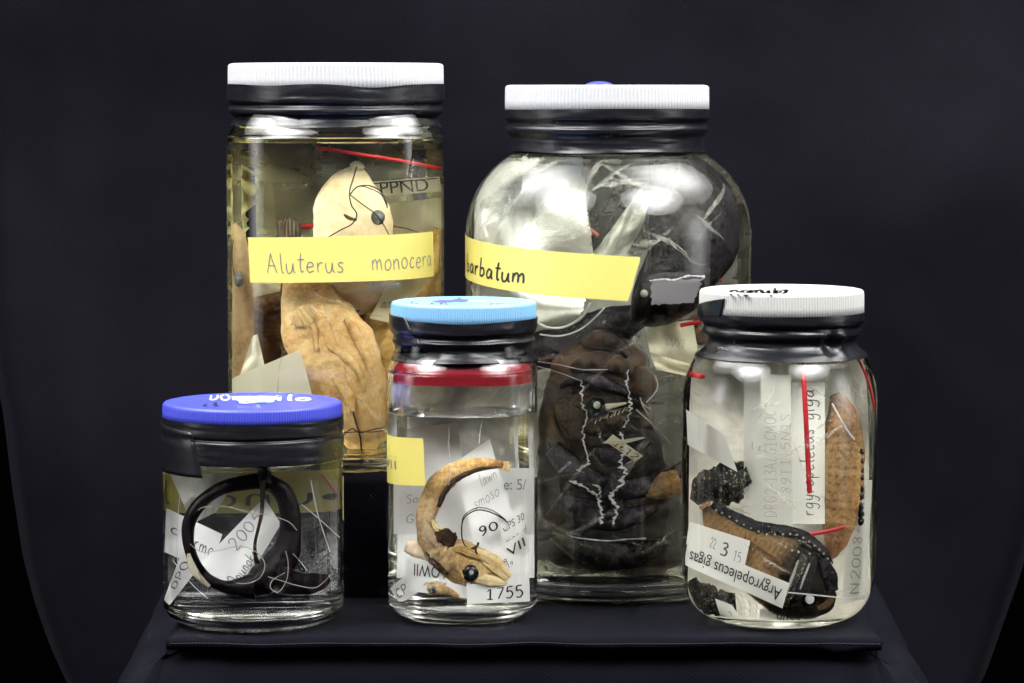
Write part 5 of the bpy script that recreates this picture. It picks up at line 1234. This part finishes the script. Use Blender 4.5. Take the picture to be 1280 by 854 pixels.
def contents_E():
    J = jarE
    single('plastic_bag', 'cream clouded bag filling the back of the hatchetfish jar', 'plastic bag',
           sheet(J, [(862, 452), (1085, 452), (1088, 755), (860, 755)], 1.6, M_CREAMFILM, curl=1.6, seed=4.0, n=34, m=30, marks=[
               lambda s: strip(J, [(861, 471), (870, 472), (881, 474)], -1.5, 6, M_RED), lambda s: strip(J, [(1064, 444), (1076, 460), (1087, 485), (1094, 518)], -.8, 3.4, M_RED)]), BAGS)
    single('plastic_bag', 'clear bag with a tall upright red seal in front of the hatchetfish tags', 'plastic bag',
           sheet(J, [(925, 452), (1062, 452), (1078, 745), (925, 660)], -99, M_FILM, gap=.5, n=26, m=26, marks=[
               lambda s: strip(J, [(1003, 449), (1006, 500), (1009, 560), (1012, 617)], -99, 6.2, M_RED, gap=.45), lambda s: strip(J, [(1013, 668), (1034, 664), (1055, 659)], -99, 5, M_RED, gap=.45),
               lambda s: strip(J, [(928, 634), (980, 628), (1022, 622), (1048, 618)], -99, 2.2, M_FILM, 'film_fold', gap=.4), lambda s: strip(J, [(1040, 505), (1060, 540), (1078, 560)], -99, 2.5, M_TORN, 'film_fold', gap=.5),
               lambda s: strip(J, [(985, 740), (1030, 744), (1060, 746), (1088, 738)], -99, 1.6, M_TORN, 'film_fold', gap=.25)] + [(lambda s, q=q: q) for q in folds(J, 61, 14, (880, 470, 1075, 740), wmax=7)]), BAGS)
    # front hatchetfish
    body = tube(J, [(884, 634, -2.8, 7, .2), (896, 653, -3.1, 18, .4), (918, 675, -3.3, 30, .6), (945, 695, -3.4, 41, .8), (972, 712, -3.4, 46, .9), (998, 726, -3.3, 44, .85), (1018, 738, -3.1, 34, .7), (1034, 745, -2.9, 20, .45), (1044, 748, -2.7, 7, .2)], M_HATCHET, nres=90, nseg=34, seed=5.0, wob=.05, gap=.6)
    beads = []
    path = catmull([(893, 634), (908, 641), (924, 650), (940, 658), (958, 664), (976, 664), (992, 664), (1006, 671), (1018, 680), (1028, 689), (1036, 700)], 18)
    for k, (x, y) in enumerate(path):
        kk = .6 + .8 * abs(nz(k * 1.7, 4.2, 1))
        beads.append(tube(J, [(x - 3, y - 6 * kk, -3.7, 3 * kk, .12), (x, y, -3.9, 5.4 * kk, .22), (x + 4, y + 7 * kk, -4.0, 3 * kk, .12)], M_BLACKSKIN, 'back_scute', nres=8, nseg=9, gap=.5, wob=.1))
        beads.append(ball(J, x + 2.5, y + 4, -4.15, 1.5, .06, M_SILVER, 'light_organ', n=8, m=5, gap=.45))
    for x, y in ((982, 684), (990, 688), (998, 690), (1012, 692), (1015, 705), (1006, 700), (976, 680), (996, 704)):
        beads.append(ball(J, x, y, -4.2, 1.7, .07, M_SILVER, 'light_organ', n=8, m=5, gap=.45))
    beads.append(tube(J, [(890, 630, -3.5, 3, .12), (908, 640, -3.7, 6, .18), (940, 656, -3.8, 7, .2), (976, 663, -3.9, 7, .2), (1006, 671, -3.9, 7, .2), (1028, 689, -3.7, 6, .18), (1038, 703, -3.5, 3, .1)], M_BLACKSKIN, 'back_ridge', nres=50, nseg=14, gap=.5, wob=.2, seed=5))
    tail = fan(J, [(878, 638), (884, 634), (889, 630)], [(872, 634), (878, 627), (887, 624)], -2.8, M_RUST, 'tail_fin', nr=12, nt=5, ruff=.04, ragged=.6)
    plate = lambda pts, mat, nm='gill_plate', sd=1: tube(J, pts, mat, nm, nres=22, nseg=12, gap=.42, wob=.12, seed=sd)
    gill = [plate([(1006, 690, -4.0, 3, .1), (1000, 712, -4.25, 8, .16), (988, 738, -4.25, 7, .14), (982, 756, -4.1, 2, .08)], M_SPOTTED, sd=3),
            plate([(1018, 694, -3.9, 3, .1), (1014, 712, -4.15, 8, .18), (1004, 732, -4.2, 8, .16), (996, 748, -4.1, 3, .08)], M_BLACKSKIN, sd=4),
            plate([(1026, 700, -3.7, 5, .15), (1036, 716, -3.8, 9, .2), (1043, 738, -3.6, 5, .14)], M_BLACKSKIN, 'cheek_plate', 5),
            plate([(998, 700, -4.2, 1.2, .05), (990, 722, -4.35, 1.8, .06), (982, 744, -4.25, 1.0, .05)], M_SILVER, 'silver_streak', 6),
            plate([(1012, 704, -4.2, 1.0, .05), (1005, 722, -4.4, 1.4, .06), (1000, 736, -4.3, .8, .05)], M_SILVER, 'silver_streak', 7),
            plate([(1022, 758, -3.6, 2, .08), (1034, 753, -3.6, 4, .12), (1042, 744, -3.4, 2, .08)], M_BROWN, 'jaw_edge', 8),
            plate([(930, 672, -4.0, 1.5, .06), (955, 690, -4.2, 2.4, .08), (978, 704, -4.3, 1.5, .06)], M_BROWN, 'side_groove', 9)]
    thing('preserved_fish', 'hatchetfish with a row of dark back scutes and silver eye, front of its jar', 'fish',
          [body, tail] + beads + gill + [eye(J, 1011, 748, -3.75, 10, M_BLACK_EYE, M_SILVER_LENS, .62, .22, ry=8.5)], 'preserved fish')
    body = tube(J, [(1044, 496, -1.6, 7, .2), (1052, 520, -1.9, 20, .5), (1054, 555, -2.1, 26, .65), (1053, 595, -2.2, 27, .7), (1050, 635, -2.2, 24, .65), (1046, 668, -2.1, 18, .5), (1040, 690, -2.0, 9, .3), (1036, 699, -1.9, 3, .12)], M_RUST, nres=80, nseg=30, seed=9.0, wob=.09)
    edge = [tube(J, [(1073 + 1.5 * math.sin(k), 560 + k * 11, -2.3, 2, .1), (1076, 565 + k * 11, -2.4, 4, .16), (1074, 570 + k * 11, -2.3, 2, .1)], M_SPOTTED, 'back_scute', nres=8, nseg=8, gap=.15, wob=.3, seed=k) for k in (0, 1, 2.1, 2.9, 4.2, 5, 6.3, 7, 7.9)]
    thing('preserved_fish', 'rust coloured scaled fish standing upright beside the tall red seal', 'fish', [body] + edge, 'preserved fish')
    body = tube(J, [(868, 628, -.4, 6, .3), (882, 612, -.8, 20, .6), (902, 606, -1.0, 25, .7), (922, 602, -1.2, 24, .6), (944, 598, -1.0, 20, .5), (960, 598, -.8, 10, .4)], M_SPOTTED, nres=54, seed=12.0, wob=.22, gap=.5)
    thing('preserved_fish', 'black pale spotted fish partly hidden above the upside-down Argyropelecus label', 'fish', [body], 'preserved fish')
    body = tube(J, [(866, 722, -1.0, 5, .2), (874, 738, -1.2, 14, .4), (896, 748, -1.4, 15, .45), (920, 746, -1.3, 8, .3)], M_SPOTTED, nres=44, seed=15.0, wob=.35, gap=.5)
    thing('preserved_fish', 'dark fish scrap below the upside-down Argyropelecus label', 'fish', [body], 'preserved fish')
    T = lambda lab, c, d, marks, mat=M_PAPER, **k: single('paper_tag', lab, 'paper tag', sheet(J, c, d, mat, marks=marks, **k), TAGS)
    T('white label printed upside down Argyropelecus gigas across the front hatchetfish', [(978, 759), (855, 706), (860, 677), (987, 729)], -99, [lambda s: put_print('Argyropelecus gigas', s, (.05, .84, .96, .18), M_INK)], gap=.22)
    T('white tag with the figures 22 and 3 behind the upside-down Argyropelecus label', [(862, 652), (938, 676), (931, 708), (858, 680)], -99, [lambda s: put_script('3', s, (.56, .92, .68, .40), .13, M_PENCIL, 'lettering', 2), lambda s: put_script('22', s, (.38, .75, .48, .35), .1, M_FADED, 'lettering', 2), lambda s: put_script('15', s, (.78, .95, .92, .55), .1, M_FADED, 'lettering', 2)], gap=.3)
    T('long upright paper strip lettered DPG2 in front of the black scutes', [(951, 680), (951, 470), (989, 472), (991, 680)], -3.6, [lambda s: put_script('DPG2-13ALG1CMOC', s, (.16, .50, .80, .12), .06, M_VFADED, seed=3), lambda s: put_script('89T1-5N1S', s, (.30, .95, .78, .64), .06, M_VFADED, seed=8)], M_PAPER_G, gap=.3)
    T('upright white strip with pencil script argyropelecus gigas beside the red seal', [(990, 655), (990, 482), (1031, 482), (1031, 655)], -2.6, [lambda s: put_script('rgyropelecus giga', s, (.06, .66, .95, .22), .08, M_PENCIL, seed=5)])
    T('blank grey paper corner slanting behind the spotted fish', [(858, 512), (906, 544), (922, 590), (860, 556)], -2.2, [], M_PAPER_G)
    T('pale sheet standing behind the DPG2 strip', [(930, 470), (962, 470), (960, 660), (930, 650)], -1.6, [lambda s: put_script('l c', s, (.3, .5, .7, .45), .1, M_FADED)], M_PAPER_G)
    T('white label printed 5506 upside down at the bottom of the hatchetfish jar', [(1021, 775), (948, 774), (950, 755), (1022, 752)], -2.4, [lambda s: put_print('5506', s, (.28, .80, .70, .12), M_INK)], n=8, m=6)
    T('tiny blank white tag lying under the upside-down Argyropelecus label', [(894, 746), (915, 752), (938, 779), (903, 775)], -2.5, [lambda s: put_script('h', s, (.5, .5, .6, .2), .12, M_PENCIL)], n=8, m=6)
    T('grey tag with tall pencil writing beside the hatchetfish head', [(1052, 750), (1062, 600), (1090, 600), (1082, 745)], -2.0, [lambda s: put_script('N2008-u-nu', s, (.05, .70, .95, .32), .07, M_FADED, seed=5)], M_PAPER_G)

build_setting()
build_plinth()
build_jars()
contents_A()
contents_B()
contents_C()
contents_D()
contents_E()
